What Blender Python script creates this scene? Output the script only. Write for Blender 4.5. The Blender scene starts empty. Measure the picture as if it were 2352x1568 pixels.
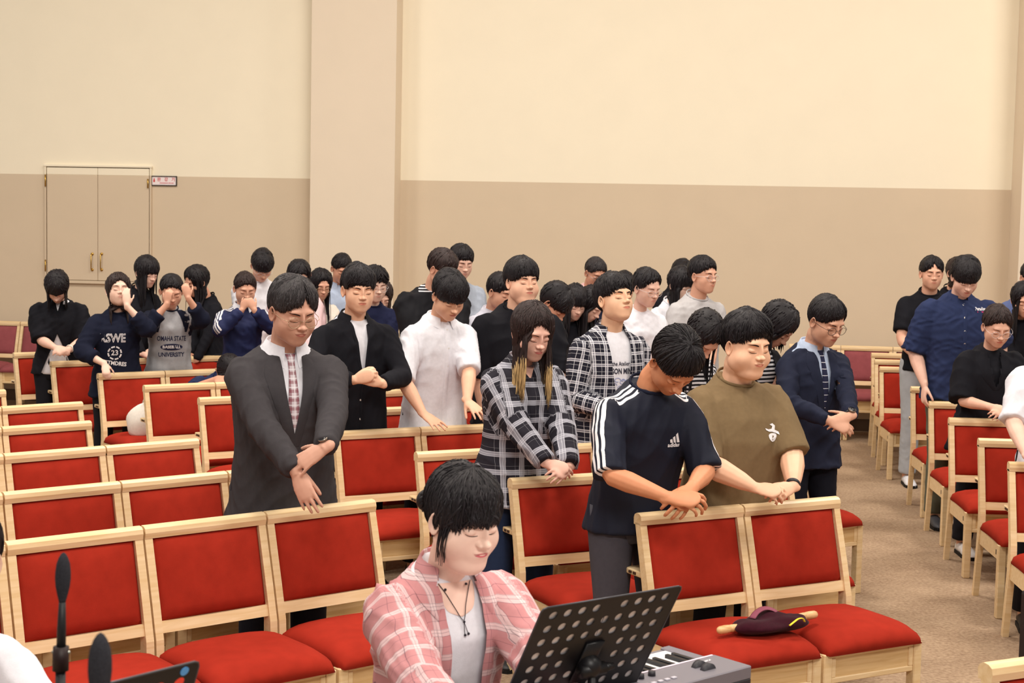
import bpy, math, random
import numpy as np
from mathutils import Vector, Matrix, noise
from mathutils.bvhtree import BVHTree

random.seed(7); RNG = np.random.default_rng(7)
scene = bpy.context.scene
COL = scene.collection

# ------------------------------------------------------------------ camera
FPX = 3500.0; CAMH = 1.97; PITCH = math.atan(264/3500.0); ROLL = 0.020
cam_data = bpy.data.cameras.new('camera'); cam = bpy.data.objects.new('camera', cam_data); COL.objects.link(cam)
cam_data.sensor_width = 36.0; cam_data.lens = FPX/2352*36.0
cam_data.clip_start = 0.05; cam_data.clip_end = 100
cam_data.dof.use_dof = True; cam_data.dof.focus_distance = 6.6; cam_data.dof.aperture_fstop = 9.0
cam.matrix_world = (Matrix.Translation((0, 0, CAMH)) @ Matrix.Rotation(math.pi/2 - PITCH, 4, 'X') @ Matrix.Rotation(ROLL, 4, 'Z'))
scene.camera = cam

# ------------------------------------------------------------------ world, light, exposure
world = bpy.data.worlds.new('hall_light'); scene.world = world; world.use_nodes = True
bg = world.node_tree.nodes['Background']; bg.inputs[0].default_value = (1.0, 0.95, 0.90, 1); bg.inputs[1].default_value = 0.35
def area(name, loc, rot, sx, sy, power, color):
    l = bpy.data.lights.new(name, 'AREA'); l.shape = 'RECTANGLE'; l.size = sx; l.size_y = sy; l.energy = power; l.color = color
    o = bpy.data.objects.new(name, l); COL.objects.link(o); o.location = loc; o.rotation_euler = rot; return o
WARM = (1.0, 0.935, 0.85)
for i, (x, y) in enumerate([(-5.5, 4), (0, 4), (5.5, 4), (-5.5, 10.2), (0, 10.2), (5.5, 10.2)]):
    area('ceiling_lamp', (x, y, 7.35), (0, 0, 0), 1.6, 1.6, 270, WARM)
area('stage_lamp', (1.5, -2.0, 6.2), (math.radians(52), 0, math.radians(6)), 3.0, 1.2, 330, (1.0, 0.94, 0.86))
scene.view_settings.view_transform = 'Standard'; scene.view_settings.look = 'None'
scene.view_settings.exposure = 0.0; scene.view_settings.gamma = 1.0; scene.view_settings.use_curve_mapping = False

# ------------------------------------------------------------------ pixel <-> world (surveying the photograph)
def ray(px, py):
    u = (px-1176)/FPX; v = -(py-784)/FPX
    c, s = math.cos(ROLL), math.sin(ROLL)
    x = u*c - v*s; y = u*s + v*c
    cp, sp = math.cos(PITCH), math.sin(PITCH)
    return np.array([x, cp+y*sp, -sp+y*cp])
CAMP = np.array([0, 0, CAMH])
def atz(px, py, z):
    r = ray(px, py); return r*((z-CAMH)/r[2]) + CAMP
def atY(px, py, Y):
    r = ray(px, py); return r*(Y/r[1]) + CAMP
WALL_A = math.radians(-7.45); WALL_P = np.array([3.5, 15.15, 0.0])
WALL_T = np.array([math.cos(WALL_A), math.sin(WALL_A), 0]); WALL_N = np.array([math.sin(WALL_A), -math.cos(WALL_A), 0])
def onwall(px, py, off=0.0):
    r = ray(px, py); t = np.dot(WALL_P + WALL_N*off - CAMP, WALL_N)/np.dot(r, WALL_N); return r*t + CAMP
def wall_uv(px, py):
    p = onwall(px, py); return float(np.dot(p-WALL_P, WALL_T)), float(p[2])

# ------------------------------------------------------------------ materials
def srgb(r, g, b):
    f = lambda c: (c/255/12.92) if c/255 <= 0.04045 else ((c/255+0.055)/1.055)**2.4
    return (f(r), f(g), f(b), 1)
MATS = {}
def mat(name, color, rough=0.6, spec=0.3, metal=0.0, noise_amt=0.0, noise_scale=40, bump=0.0, bump_scale=200, sheen=0.0, sub=0.0):
    if name in MATS: return MATS[name]
    m = bpy.data.materials.new(name); m.use_nodes = True; nt = m.node_tree; b = nt.nodes['Principled BSDF']
    if len(color) == 3: color = srgb(*color)
    b.inputs['Base Color'].default_value = color; b.inputs['Roughness'].default_value = rough
    b.inputs['Specular IOR Level'].default_value = spec; b.inputs['Metallic'].default_value = metal
    if sheen: b.inputs['Sheen Weight'].default_value = sheen
    if sub:
        b.inputs['Subsurface Weight'].default_value = sub; b.inputs['Subsurface Radius'].default_value = (0.012, 0.005, 0.003); b.inputs['Subsurface Scale'].default_value = 1.0
    tc = nt.nodes.new('ShaderNodeTexCoord')
    if noise_amt:
        n = nt.nodes.new('ShaderNodeTexNoise'); n.inputs['Scale'].default_value = noise_scale; n.inputs['Detail'].default_value = 4
        nt.links.new(tc.outputs['Object'], n.inputs['Vector'])
        mx = nt.nodes.new('ShaderNodeMix'); mx.data_type = 'RGBA'; mx.blend_type = 'MULTIPLY'; mx.inputs[0].default_value = 1
        mr = nt.nodes.new('ShaderNodeMapRange'); mr.inputs['From Min'].default_value = 0.3; mr.inputs['From Max'].default_value = 0.7
        mr.inputs['To Min'].default_value = 1-noise_amt; mr.inputs['To Max'].default_value = 1+noise_amt*0.5
        nt.links.new(n.outputs['Fac'], mr.inputs['Value']); mx.inputs['A'].default_value = color
        nt.links.new(mr.outputs[0], mx.inputs['B']); nt.links.new(mx.outputs['Result'], b.inputs['Base Color'])
    if bump:
        n2 = nt.nodes.new('ShaderNodeTexNoise'); n2.inputs['Scale'].default_value = bump_scale; n2.inputs['Detail'].default_value = 3
        nt.links.new(tc.outputs['Object'], n2.inputs['Vector'])
        bp = nt.nodes.new('ShaderNodeBump'); bp.inputs['Strength'].default_value = bump; bp.inputs['Distance'].default_value = 0.01
        nt.links.new(n2.outputs['Fac'], bp.inputs['Height']); nt.links.new(bp.outputs[0], b.inputs['Normal'])
    MATS[name] = m; return m
def wood_mat(name, c1, c2, rough=0.38):
    if name in MATS: return MATS[name]
    m = bpy.data.materials.new(name); m.use_nodes = True; nt = m.node_tree; b = nt.nodes['Principled BSDF']
    b.inputs['Roughness'].default_value = rough; b.inputs['Specular IOR Level'].default_value = 0.4
    tc = nt.nodes.new('ShaderNodeTexCoord'); mp = nt.nodes.new('ShaderNodeMapping'); mp.inputs['Scale'].default_value = (3, 30, 40)
    oi = nt.nodes.new('ShaderNodeObjectInfo'); ad = nt.nodes.new('ShaderNodeVectorMath'); ad.operation = 'ADD'
    nt.links.new(tc.outputs['Object'], mp.inputs[0]); nt.links.new(mp.outputs[0], ad.inputs[0])
    sc = nt.nodes.new('ShaderNodeVectorMath'); sc.operation = 'SCALE'; sc.inputs[3].default_value = 37
    nt.links.new(oi.outputs['Location'], sc.inputs[0]); nt.links.new(sc.outputs[0], ad.inputs[1])
    n = nt.nodes.new('ShaderNodeTexNoise'); n.inputs['Scale'].default_value = 1.5; n.inputs['Detail'].default_value = 5; n.inputs['Distortion'].default_value = 0.6
    nt.links.new(ad.outputs[0], n.inputs['Vector'])
    cr = nt.nodes.new('ShaderNodeValToRGB'); cr.color_ramp.elements[0].position = 0.3; cr.color_ramp.elements[1].position = 0.68
    cr.color_ramp.elements[0].color = srgb(*c2); cr.color_ramp.elements[1].color = srgb(*c1)
    nt.links.new(n.outputs['Fac'], cr.inputs[0]); nt.links.new(cr.outputs[0], b.inputs['Base Color'])
    MATS[name] = m; return m
def band_ramp(nt, val, period, stops, phase=0.0):
    """value -> repeating thread profile; stops = [(pos, grey)] constant"""
    ma = nt.nodes.new('ShaderNodeMath'); ma.operation = 'MULTIPLY_ADD'; ma.inputs[1].default_value = 1/period; ma.inputs[2].default_value = phase+50
    fr = nt.nodes.new('ShaderNodeMath'); fr.operation = 'FRACT'
    nt.links.new(val, ma.inputs[0]); nt.links.new(ma.outputs[0], fr.inputs[0])
    cr = nt.nodes.new('ShaderNodeValToRGB'); r = cr.color_ramp; r.interpolation = 'CONSTANT'
    while len(r.elements) > 1: r.elements.remove(r.elements[-1])
    r.elements[0].position = stops[0][0]; r.elements[0].color = (stops[0][1],)*3+(1,)
    for p, g in stops[1:]:
        e = r.elements.new(p); e.color = (g, g, g, 1)
    nt.links.new(fr.outputs[0], cr.inputs[0]); return cr.outputs[0]
def plaid_mat(name, base, light, dark, pu, pv, light_stops, dark_stops, rough=0.85):
    """woven check from the 'cuv' attribute: base cloth, light bands and dark threads both ways"""
    m = bpy.data.materials.new(name); m.use_nodes = True; nt = m.node_tree; b = nt.nodes['Principled BSDF']
    b.inputs['Roughness'].default_value = rough; b.inputs['Specular IOR Level'].default_value = 0.15
    at = nt.nodes.new('ShaderNodeAttribute'); at.attribute_name = 'cuv'
    sp = nt.nodes.new('ShaderNodeSeparateXYZ'); nt.links.new(at.outputs['Vector'], sp.inputs[0])
    cur = None
    def mixin(cur, fac_socket, colr, strength):
        mx = nt.nodes.new('ShaderNodeMix'); mx.data_type = 'RGBA'
        mu = nt.nodes.new('ShaderNodeMath'); mu.operation = 'MULTIPLY'; mu.inputs[1].default_value = strength
        nt.links.new(fac_socket, mu.inputs[0]); nt.links.new(mu.outputs[0], mx.inputs[0])
        if cur is None: mx.inputs['A'].default_value = srgb(*base)
        else: nt.links.new(cur, mx.inputs['A'])
        mx.inputs['B'].default_value = srgb(*colr); return mx.outputs['Result']
    for ax, per in (('X', pu), ('Y', pv)):
        cur = mixin(cur, band_ramp(nt, sp.outputs[ax], per, light_stops), light, 0.62)
    for ax, per in (('X', pu), ('Y', pv)):
        cur = mixin(cur, band_ramp(nt, sp.outputs[ax], per, dark_stops), dark, 0.75)
    nt.links.new(cur, b.inputs['Base Color']); MATS[name] = m; return m
def striped_mat(name, base, stripe, axis, period, width, rough=0.85):
    m = bpy.data.materials.new(name); m.use_nodes = True; nt = m.node_tree; b = nt.nodes['Principled BSDF']
    b.inputs['Roughness'].default_value = rough; b.inputs['Specular IOR Level'].default_value = 0.15
    at = nt.nodes.new('ShaderNodeAttribute'); at.attribute_name = 'cuv'
    sp = nt.nodes.new('ShaderNodeSeparateXYZ'); nt.links.new(at.outputs['Vector'], sp.inputs[0])
    f = band_ramp(nt, sp.outputs[axis], period, [(0, 0), (1-width, 1)])
    mx = nt.nodes.new('ShaderNodeMix'); mx.data_type = 'RGBA'; mx.inputs['A'].default_value = srgb(*base); mx.inputs['B'].default_value = srgb(*stripe)
    nt.links.new(f, mx.inputs[0]); nt.links.new(mx.outputs['Result'], b.inputs['Base Color']); MATS[name] = m; return m
def three_stripe_mat(name, base):
    m = bpy.data.materials.new(name); m.use_nodes = True; nt = m.node_tree; b = nt.nodes['Principled BSDF']
    b.inputs['Roughness'].default_value = 0.7; b.inputs['Specular IOR Level'].default_value = 0.25
    at = nt.nodes.new('ShaderNodeAttribute'); at.attribute_name = 'cuv'
    sp = nt.nodes.new('ShaderNodeSeparateXYZ'); nt.links.new(at.outputs['Vector'], sp.inputs[0])
    cr = nt.nodes.new('ShaderNodeValToRGB'); r = cr.color_ramp; r.interpolation = 'CONSTANT'
    while len(r.elements) > 1: r.elements.remove(r.elements[-1])
    r.elements[0].position = 0; r.elements[0].color = (0, 0, 0, 1)
    for p, g in ((0.20, 1), (0.335, 0), (0.435, 1), (0.57, 0), (0.67, 1), (0.80, 0)):
        e = r.elements.new(p); e.color = (g, g, g, 1)
    ma = nt.nodes.new('ShaderNodeMath'); ma.operation = 'MULTIPLY_ADD'; ma.inputs[1].default_value = 10.0; ma.inputs[2].default_value = 0.5
    nt.links.new(sp.outputs['X'], ma.inputs[0]); nt.links.new(ma.outputs[0], cr.inputs[0])
    mu = nt.nodes.new('ShaderNodeMath'); mu.operation = 'MULTIPLY'; nt.links.new(cr.outputs[0], mu.inputs[0])
    gt = nt.nodes.new('ShaderNodeMath'); gt.operation = 'GREATER_THAN'; gt.inputs[1].default_value = 0.5
    nt.links.new(sp.outputs['Z'], gt.inputs[0]); nt.links.new(gt.outputs[0], mu.inputs[1])
    mx = nt.nodes.new('ShaderNodeMix'); mx.data_type = 'RGBA'; mx.inputs['A'].default_value = srgb(*base); mx.inputs['B'].default_value = srgb(238, 236, 240)
    nt.links.new(mu.outputs[0], mx.inputs[0]); nt.links.new(mx.outputs['Result'], b.inputs['Base Color']); MATS[name] = m; return m
def cloth(name, rgb, rough=0.88, bump=0.12): return mat('cloth_'+name, rgb, rough, 0.15, noise_amt=0.06, noise_scale=60, bump=bump, bump_scale=420)
def skin(name, rgb): return mat('skin_'+name, rgb, 0.52, 0.32, noise_amt=0.05, noise_scale=25)

# ------------------------------------------------------------------ mesh helpers
def make_obj(name, V, F, material, parent=None, loc=None, smooth=True, attrs=None, mat_idx=None):
    me = bpy.data.meshes.new(name)
    V = np.asarray(V, dtype=np.float32); nf = len(F)
    lens = np.fromiter((len(f) for f in F), dtype=np.int32, count=nf); tot = int(lens.sum())
    loops = np.fromiter((i for f in F for i in f), dtype=np.int32, count=tot)
    me.vertices.add(len(V)); me.vertices.foreach_set('co', V.ravel()); me.loops.add(tot); me.polygons.add(nf)
    st = np.zeros(nf, dtype=np.int32); st[1:] = np.cumsum(lens)[:-1]
    me.polygons.foreach_set('loop_start', st); me.loops.foreach_set('vertex_index', loops); me.update(calc_edges=True)
    for mm in (material if isinstance(material, (list, tuple)) else [material]): me.materials.append(mm)
    if not smooth: me.shade_flat()
    if mat_idx is not None and len(mat_idx) == len(me.polygons): me.polygons.foreach_set('material_index', mat_idx)
    if attrs is not None and len(attrs) == len(me.vertices):
        a = me.attributes.new('cuv', 'FLOAT_VECTOR', 'POINT'); a.data.foreach_set('vector', np.asarray(attrs, dtype=np.float32).ravel())
    me.update()
    o = bpy.data.objects.new(name, me); COL.objects.link(o)
    if parent is not None: o.parent = parent
    if loc is not None: o.location = loc
    return o
def join(parts):
    Vs, Fs, n = [], [], 0
    for V, F in parts:
        V = np.asarray(V, dtype=float); Vs.append(V)
        Fs.extend([[i+n for i in f] for f in F]); n += len(V)
    return np.vstack(Vs), Fs
def loft(rings, cap=True, closed=True):
    n = len(rings[0]); V = np.vstack(rings); F = []
    for k in range(len(rings)-1):
        a, b = k*n, (k+1)*n
        for i in range(n if closed else n-1):
            j = (i+1) % n; F.append([a+i, a+j, b+j, b+i])
    if cap:
        F.append(list(range(n-1, -1, -1))); F.append([(len(rings)-1)*n+i for i in range(n)])
    return V, F
def tube(path, radii, n=10, up=(0, 0, 1), cap=True, roundcap=False):
    P = np.array(path, dtype=float); R = [(r, r) if np.isscalar(r) else r for r in radii]
    if roundcap:
        d0 = P[0]-P[1]; d0 /= np.linalg.norm(d0)+1e-9; d1 = P[-1]-P[-2]; d1 /= np.linalg.norm(d1)+1e-9
        r0, r1 = R[0], R[-1]
        P = np.vstack([P[0]+d0*r0[0]*.8, P[0]+d0*r0[0]*.45, P, P[-1]+d1*r1[0]*.45, P[-1]+d1*r1[0]*.8])
        R = [(r0[0]*.35, r0[1]*.35), (r0[0]*.8, r0[1]*.8)]+R+[(r1[0]*.8, r1[1]*.8), (r1[0]*.35, r1[1]*.35)]
    T = np.gradient(P, axis=0); T /= np.linalg.norm(T, axis=1)[:, None]+1e-12
    u = np.array(up, dtype=float); u -= T[0]*np.dot(u, T[0])
    if np.linalg.norm(u) < 1e-4: u = np.array([1, 0, 0.])-T[0]*T[0][0]
    u /= np.linalg.norm(u); a = np.arange(n)*2*math.pi/n; rings = []
    for i in range(len(P)):
        t_ = T[i]; u = u-t_*(u @ t_); u = u/(math.sqrt(u @ u)+1e-12); w = np.array([t_[1]*u[2]-t_[2]*u[1], t_[2]*u[0]-t_[0]*u[2], t_[0]*u[1]-t_[1]*u[0]])
        rings.append(P[i]+np.outer(np.cos(a)*R[i][0], w)+np.outer(np.sin(a)*R[i][1], u))
    return loft(rings, cap)
def box(x0, x1, y0, y1, z0, z1):
    V = [(x0, y0, z0), (x1, y0, z0), (x1, y1, z0), (x0, y1, z0), (x0, y0, z1), (x1, y0, z1), (x1, y1, z1), (x0, y1, z1)]
    return np.array(V, float), [[0, 3, 2, 1], [4, 5, 6, 7], [0, 1, 5, 4], [1, 2, 6, 5], [2, 3, 7, 6], [3, 0, 4, 7]]
def ellipsoid(c, r, nu=16, nv=10):
    V = [(0, 0, 1)]; F = []
    for j in range(1, nv):
        t = math.pi*j/nv
        for i in range(nu):
            a = 2*math.pi*i/nu; V.append((math.sin(t)*math.cos(a), math.sin(t)*math.sin(a), math.cos(t)))
    V.append((0, 0, -1)); L = len(V)-1
    for i in range(nu):
        F.append([0, 1+i, 1+(i+1) % nu]); F.append([L, L-nu+(i+1) % nu, L-nu+i])
    for j in range(nv-2):
        for i in range(nu):
            a = 1+j*nu+i; b = 1+j*nu+(i+1) % nu; F.append([a, a+nu, b+nu, b])
    return np.array(V)*np.array(r)+np.array(c), F
def rbox(x0, x1, y0, y1, z0, z1, r=0.006, seg=2):
    """box with rounded edges"""
    import bmesh
    bm = bmesh.new(); V, F = box(x0, x1, y0, y1, z0, z1)
    vs = [bm.verts.new(v) for v in V]
    for f in F: bm.faces.new([vs[i] for i in f])
    bmesh.ops.bevel(bm, geom=bm.edges[:], offset=r, segments=seg, profile=0.5, affect='EDGES', clamp_overlap=True)
    bm.verts.index_update(); V = np.array([v.co[:] for v in bm.verts]); F = [[v.index for v in f.verts] for f in bm.faces]; bm.free()
    return V, F
TMPS = bpy.data.scenes.new('tmp_build')
def tmp_dg():
    vl = TMPS.view_layers[0]; vl.update(); return vl.depsgraph
def remesh(V, F, voxel, smooth_it=3, fac=0.5):
    me = bpy.data.meshes.new('tmp'); me.from_pydata(np.asarray(V).tolist(), [], F); me.update()
    o = bpy.data.objects.new('tmp', me); TMPS.collection.objects.link(o)
    m = o.modifiers.new('r', 'REMESH'); m.mode = 'VOXEL'; m.voxel_size = voxel; m.adaptivity = 0
    if smooth_it:
        s = o.modifiers.new('s', 'SMOOTH'); s.iterations = smooth_it; s.factor = fac
    dg = tmp_dg()
    e = o.evaluated_get(dg).to_mesh()
    n = len(e.vertices); co = np.empty(n*3, dtype=np.float32); e.vertices.foreach_get('co', co)
    nl = len(e.loops); li = np.empty(nl, dtype=np.int32); e.loops.foreach_get('vertex_index', li)
    F2 = li.reshape(-1, 4).tolist() if nl == 4*len(e.polygons) else [list(p.vertices) for p in e.polygons]
    o.evaluated_get(dg).to_mesh_clear(); bpy.data.objects.remove(o); bpy.data.meshes.remove(me)
    return co.reshape(-1, 3).astype(float), F2
def empty(name, loc, rz=0.0):
    o = bpy.data.objects.new(name, None); COL.objects.link(o); o.location = loc; o.rotation_euler = (0, 0, rz); o.empty_display_size = 0.1; return o
def tag(o, label=None, cat=None, group=None, kind=None):
    if label: o['label'] = label
    if cat: o['category'] = cat
    if group: o['group'] = group
    if kind: o['kind'] = kind
    return o
def catmull(pts, n):
    P = np.array(pts, float); P = np.vstack([2*P[0]-P[1], P, 2*P[-1]-P[-2]]); out = []
    m = len(P)-3
    for t in np.linspace(0, m-1e-9, n):
        i = int(t); f = t-i; a, b, c, d = P[i], P[i+1], P[i+2], P[i+3]
        out.append(0.5*((2*b)+(c-a)*f+(2*a-5*b+4*c-d)*f*f+(3*b-a-3*c+d)*f**3))
    return np.array(out)

# ------------------------------------------------------------------ heads
def smin(a, b, k):
    h = np.maximum(k-np.abs(a-b), 0); return np.minimum(a, b)-h*h*(.25/k)
def ell(p, c, r):
    r = np.array(r, dtype=np.float32); q = (p-np.array(c, dtype=np.float32))/r; n2 = np.einsum('ij,ij->i', q, q); n = np.sqrt(n2); q /= r
    return (n2-n)/(np.sqrt(np.einsum('ij,ij->i', q, q))+1e-9)
class Head:
    """star-shaped implicit head: x = person's right, y = face, z = up; metres"""
    def __init__(s, fw=1.0, chub=0.0, male=True, open_eyes=False, brow=1.0):
        s.fw, s.chub, s.male = fw, chub, male
    def field(s, p):
        fw, ch = s.fw, s.chub; q = p.copy(); q[:, 0] = np.abs(q[:, 0])
        d = ell(q, (0, -.014, .030), (.076, .096, .090))
        d = smin(d, ell(q, (0, .020, -.030), (.059*fw+ch*.006, .066, .078)), .03)
        d = smin(d, ell(q, (0, .056, -.086-ch*.004), (.027+ch*.010, .026, .021)), .026)
        d = smin(d, ell(q, (.039*fw+ch*.005, .008, -.056), (.022+ch*.008, .042, .032)), .03)
        d = smin(d, ell(q, (.040*fw+ch*.003, .042+ch*.004, -.026-ch*.010), (.021+ch*.008, .024, .026)), .022)
        if ch > .5: d = smin(d, ell(q, (0, .030, -.098), (.045, .045, .024)), .02)
        d = smin(d, ell(q, (.018, .076, .030), (.026, .012, .010)), .014)
        d = smin(d, ell(q, (0, .068, -.052), (.028, .022, .024)), .018)
        # eye sockets
        e = np.exp(-(((q[:, 0]-.031)/.017)**2+((q[:, 2]-.006)/.013)**2))*(q[:, 1] > 0)
        d = d+e*.0065
        d = smin(d, ell(q, (.031, .070, .003), (.0155, .0135, .0105)), .005)
        d = smin(d, ell(q, (0, .0875, -.003), (.0065, .015, .028)), .009)
        d = smin(d, ell(q, (0, .1025, -.0225), (.0105, .0125, .0090)), .007)
        d = smin(d, ell(q, (.0130, .0925, -.0262), (.0068, .0105, .0064)), .005)
        # nasolabial, mouth groove
        d = smin(d, ell(q, (.004, .0885, -.0475), (.017, .0055, .0042)), .005)
        d = smin(d, ell(q, (0, .0870, -.0560), (.0145, .0065, .0048)), .005)
        g = np.exp(-((q[:, 2]+.0512)/.0012)**2)*np.exp(-(q[:, 0]/.021)**4)*(q[:, 1] > .05)
        d = d+g*.0014
        return d
    def surf(s, D):
        """directions -> points"""
        D = D/np.linalg.norm(D, axis=1)[:, None]; D = D.astype(np.float32); r = np.full(len(D), .15, dtype=np.float32)
        for _ in range(17): r = np.maximum(r-s.field(D*r[:, None])*.75, .02)
        return D*r[:, None]
    def fast(s, A, E):
        """scalp radius from a cached table (azimuth, elevation in radians) -> points"""
        if not hasattr(s, 'tab'):
            a = np.linspace(-math.pi, math.pi, 73); e = np.linspace(-math.pi/2, math.pi/2, 49); AA, EE = np.meshgrid(a, e)
            AA, EE = AA.ravel(), EE.ravel(); D = np.stack([np.sin(AA)*np.cos(EE), np.cos(AA)*np.cos(EE), np.sin(EE)], 1)
            s.tab = np.linalg.norm(s.surf(D), axis=1).reshape(49, 73)
        A = np.asarray(A, float); E = np.asarray(E, float)
        u = ((A+math.pi) % (2*math.pi))/(2*math.pi)*72; v = np.clip((E+math.pi/2)/math.pi*48, 0, 47.999)
        i = np.minimum(u.astype(int), 71); j = v.astype(int); fu, fv = u-i, v-j; T = s.tab
        r = (T[j, i]*(1-fu)+T[j, i+1]*fu)*(1-fv)+(T[j+1, i]*(1-fu)+T[j+1, i+1]*fu)*fv
        return np.stack([np.sin(A)*np.cos(E), np.cos(A)*np.cos(E), np.sin(E)], 1)*r[:, None]
    def front(s, x, z):
        x = np.asarray(x, float); z = np.asarray(z, float); y = np.full(len(x), .125)
        for _ in range(15): y = y-s.field(np.stack([x, y, z], 1))*.7
        return np.stack([x, y, z], 1)
HCACHE = {}
def head_grid(H, na, ne):
    key = (H.fw, H.chub, na, ne)
    if key not in HCACHE: HCACHE[key] = head_grid_(H, na, ne)
    return HCACHE[key]
def head_grid_(H, na, ne):
    t = np.linspace(-1, 1, na+1)[:-1]; az = math.pi*(.52*t+.48*t**3)     # denser at the face
    e = np.linspace(-1, 1, ne); el = math.pi/2*(.66*e+.34*e**3)*.998
    A, E = np.meshgrid(az, el); A = A.ravel(); E = E.ravel()
    P = H.surf(np.stack([np.sin(A)*np.cos(E), np.cos(A)*np.cos(E), np.sin(E)], 1)); F = []
    for j in range(ne-1):
        for i in range(na):
            k = (i+1) % na; F.append([j*na+i, j*na+k, (j+1)*na+k, (j+1)*na+i][::-1])
    F.append([i for i in range(na)]); F.append([(ne-1)*na+i for i in range(na-1, -1, -1)])
    return P, F
def ear(side, n=14, m=9):
    """a flattened disc with a raised rim and a hollow, side=+1 person's right"""
    rings = []
    prof = [(0.02, -.001), (.45, -.003), (.66, .003), (.84, .009), (.97, .0085), (1.03, .003), (.9, -.004), (.5, -.008)]
    for f, h in prof:
        a = np.arange(n)*2*math.pi/n
        y = np.cos(a)*.0165*f*(1-.18*np.sin(a-.3)); z = np.sin(a)*.030*f; low = np.clip(-np.sin(a), 0, 1)
        rings.append(np.stack([np.full(n, h)*(1-.5*low), y*(1-.3*low), z], 1))
    V, F = loft(rings)
    th = math.radians(24)   # stands off towards the back
    c, s_ = math.cos(th), math.sin(th)
    x = V[:, 0]*c-V[:, 1]*s_; y = V[:, 0]*s_+V[:, 1]*c
    V = np.stack([side*(x+.0775), y*1.0-.010, V[:, 2]-.004+.06*V[:, 1]], 1)
    if side < 0: F = [f[::-1] for f in F]
    return V, F
def face_bits(H, near, lid_open=0.0):
    key = (H.fw, H.chub, H.male, near, lid_open)
    if key not in HCACHE: HCACHE[key] = face_bits_(H, near, lid_open)
    return HCACHE[key]
def face_bits_(H, near, lid_open=0.0):
    """lash lines + eyebrows + lips as thin geometry lying on the face"""
    out = {}
    def strip(xs, zt, zb, off):
        n = len(xs); T = H.front(xs, zt); B = H.front(xs, zb); M = H.front(xs, (np.array(zt)+np.array(zb))/2)
        T[:, 1] += off*.15; B[:, 1] += off*.15; M[:, 1] += off
        return [(np.vstack([T, M, B]), [[i, i+1, n+i+1, n+i] for i in range(n-1)]+[[n+i, n+i+1, 2*n+i+1, 2*n+i] for i in range(n-1)])]
    k = 12 if near else 7
    lash, brow, lip = [], [], []
    for sg in (-1, 1):
        u = np.linspace(-1, 1, k); xs = sg*(.031+u*.0145); zc = -.0035-.0032*(1-u*u)+.0012*u
        w = (.0013+lid_open)*(1-.55*u*u)
        lash += strip(xs, zc+w, zc-w*.9, .0011)
        u = np.linspace(0, 1, k); xs = sg*(.0125+u*.038); zc = .0215+.0075*np.sin(u*2.2)-.003*u; w = (.0034 if H.male else .0023)*(1-u**3)*(.6+.4*np.minimum(1, u*5))
        brow += strip(xs, zc+w, zc-w, .0012)
    u = np.linspace(-1, 1, k*2); xs = u*.0215
    zt = -.0512+.0050*(1-u*u)**.8-.0012*np.exp(-(u/.16)**2); zb = -.0512-.0012*u*u*u*u
    lip += strip(xs, zt, zb, .0006)
    u2 = u; lip += strip(u2*.0195, -.0516-.0022*u**2*np.abs(u), -.0516-.0062*(1-u*u)**.7-.0022*u**2*np.abs(u), .0006)
    return lash, brow, join(lip)

# ------------------------------------------------------------------ hair
def el_bound(style):
    """returns f(az deg 0..180 abs, signed) -> lowest elevation (deg) of the hair cap"""
    pts = {'short':  [(0, 31), (25, 29), (45, 20), (60, 12), (72, 12), (85, 10), (100, 6), (115, -16), (140, -34), (180, -38)],
           'fringe': [(0, 25), (25, 23), (45, 17), (60, 8), (72, 8), (85, 8), (100, 4), (115, -18), (140, -34), (180, -38)],
           'bowl':   [(0, 13), (30, 11), (55, 6), (75, 1), (90, 2), (105, -8), (120, -24), (140, -36), (180, -38)],
           'crop':   [(0, 38), (25, 36), (42, 28), (55, 18), (72, 14), (85, 12), (100, 6), (115, -14), (140, -32), (180, -36)],
           'back':   [(0, 46), (25, 42), (45, 32), (60, 20), (75, 8), (90, 2), (105, -8), (120, -22), (140, -34), (180, -38)],
           'long':   [(0, 46), (22, 40), (42, 22), (58, 2), (70, -22), (85, -40), (110, -50), (140, -50), (180, -50)],
           'longbang': [(0, 14), (28, 13), (42, 10), (56, -8), (70, -28), (85, -42), (110, -50), (140, -50), (180, -50)],
           'tiedbang': [(0, 20), (28, 19), (42, 16), (56, 9), (66, 2), (80, -4), (95, -6), (110, -22), (140, -36), (180, -40)],
           'bob':    [(0, 30), (20, 26), (40, 6), (55, -20), (70, -36), (85, -44), (110, -50), (140, -50), (180, -50)]}[style]
    xs = [p[0] for p in pts]; ys = [p[1] for p in pts]
    return lambda a: np.interp(np.abs(a), xs, ys)
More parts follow.
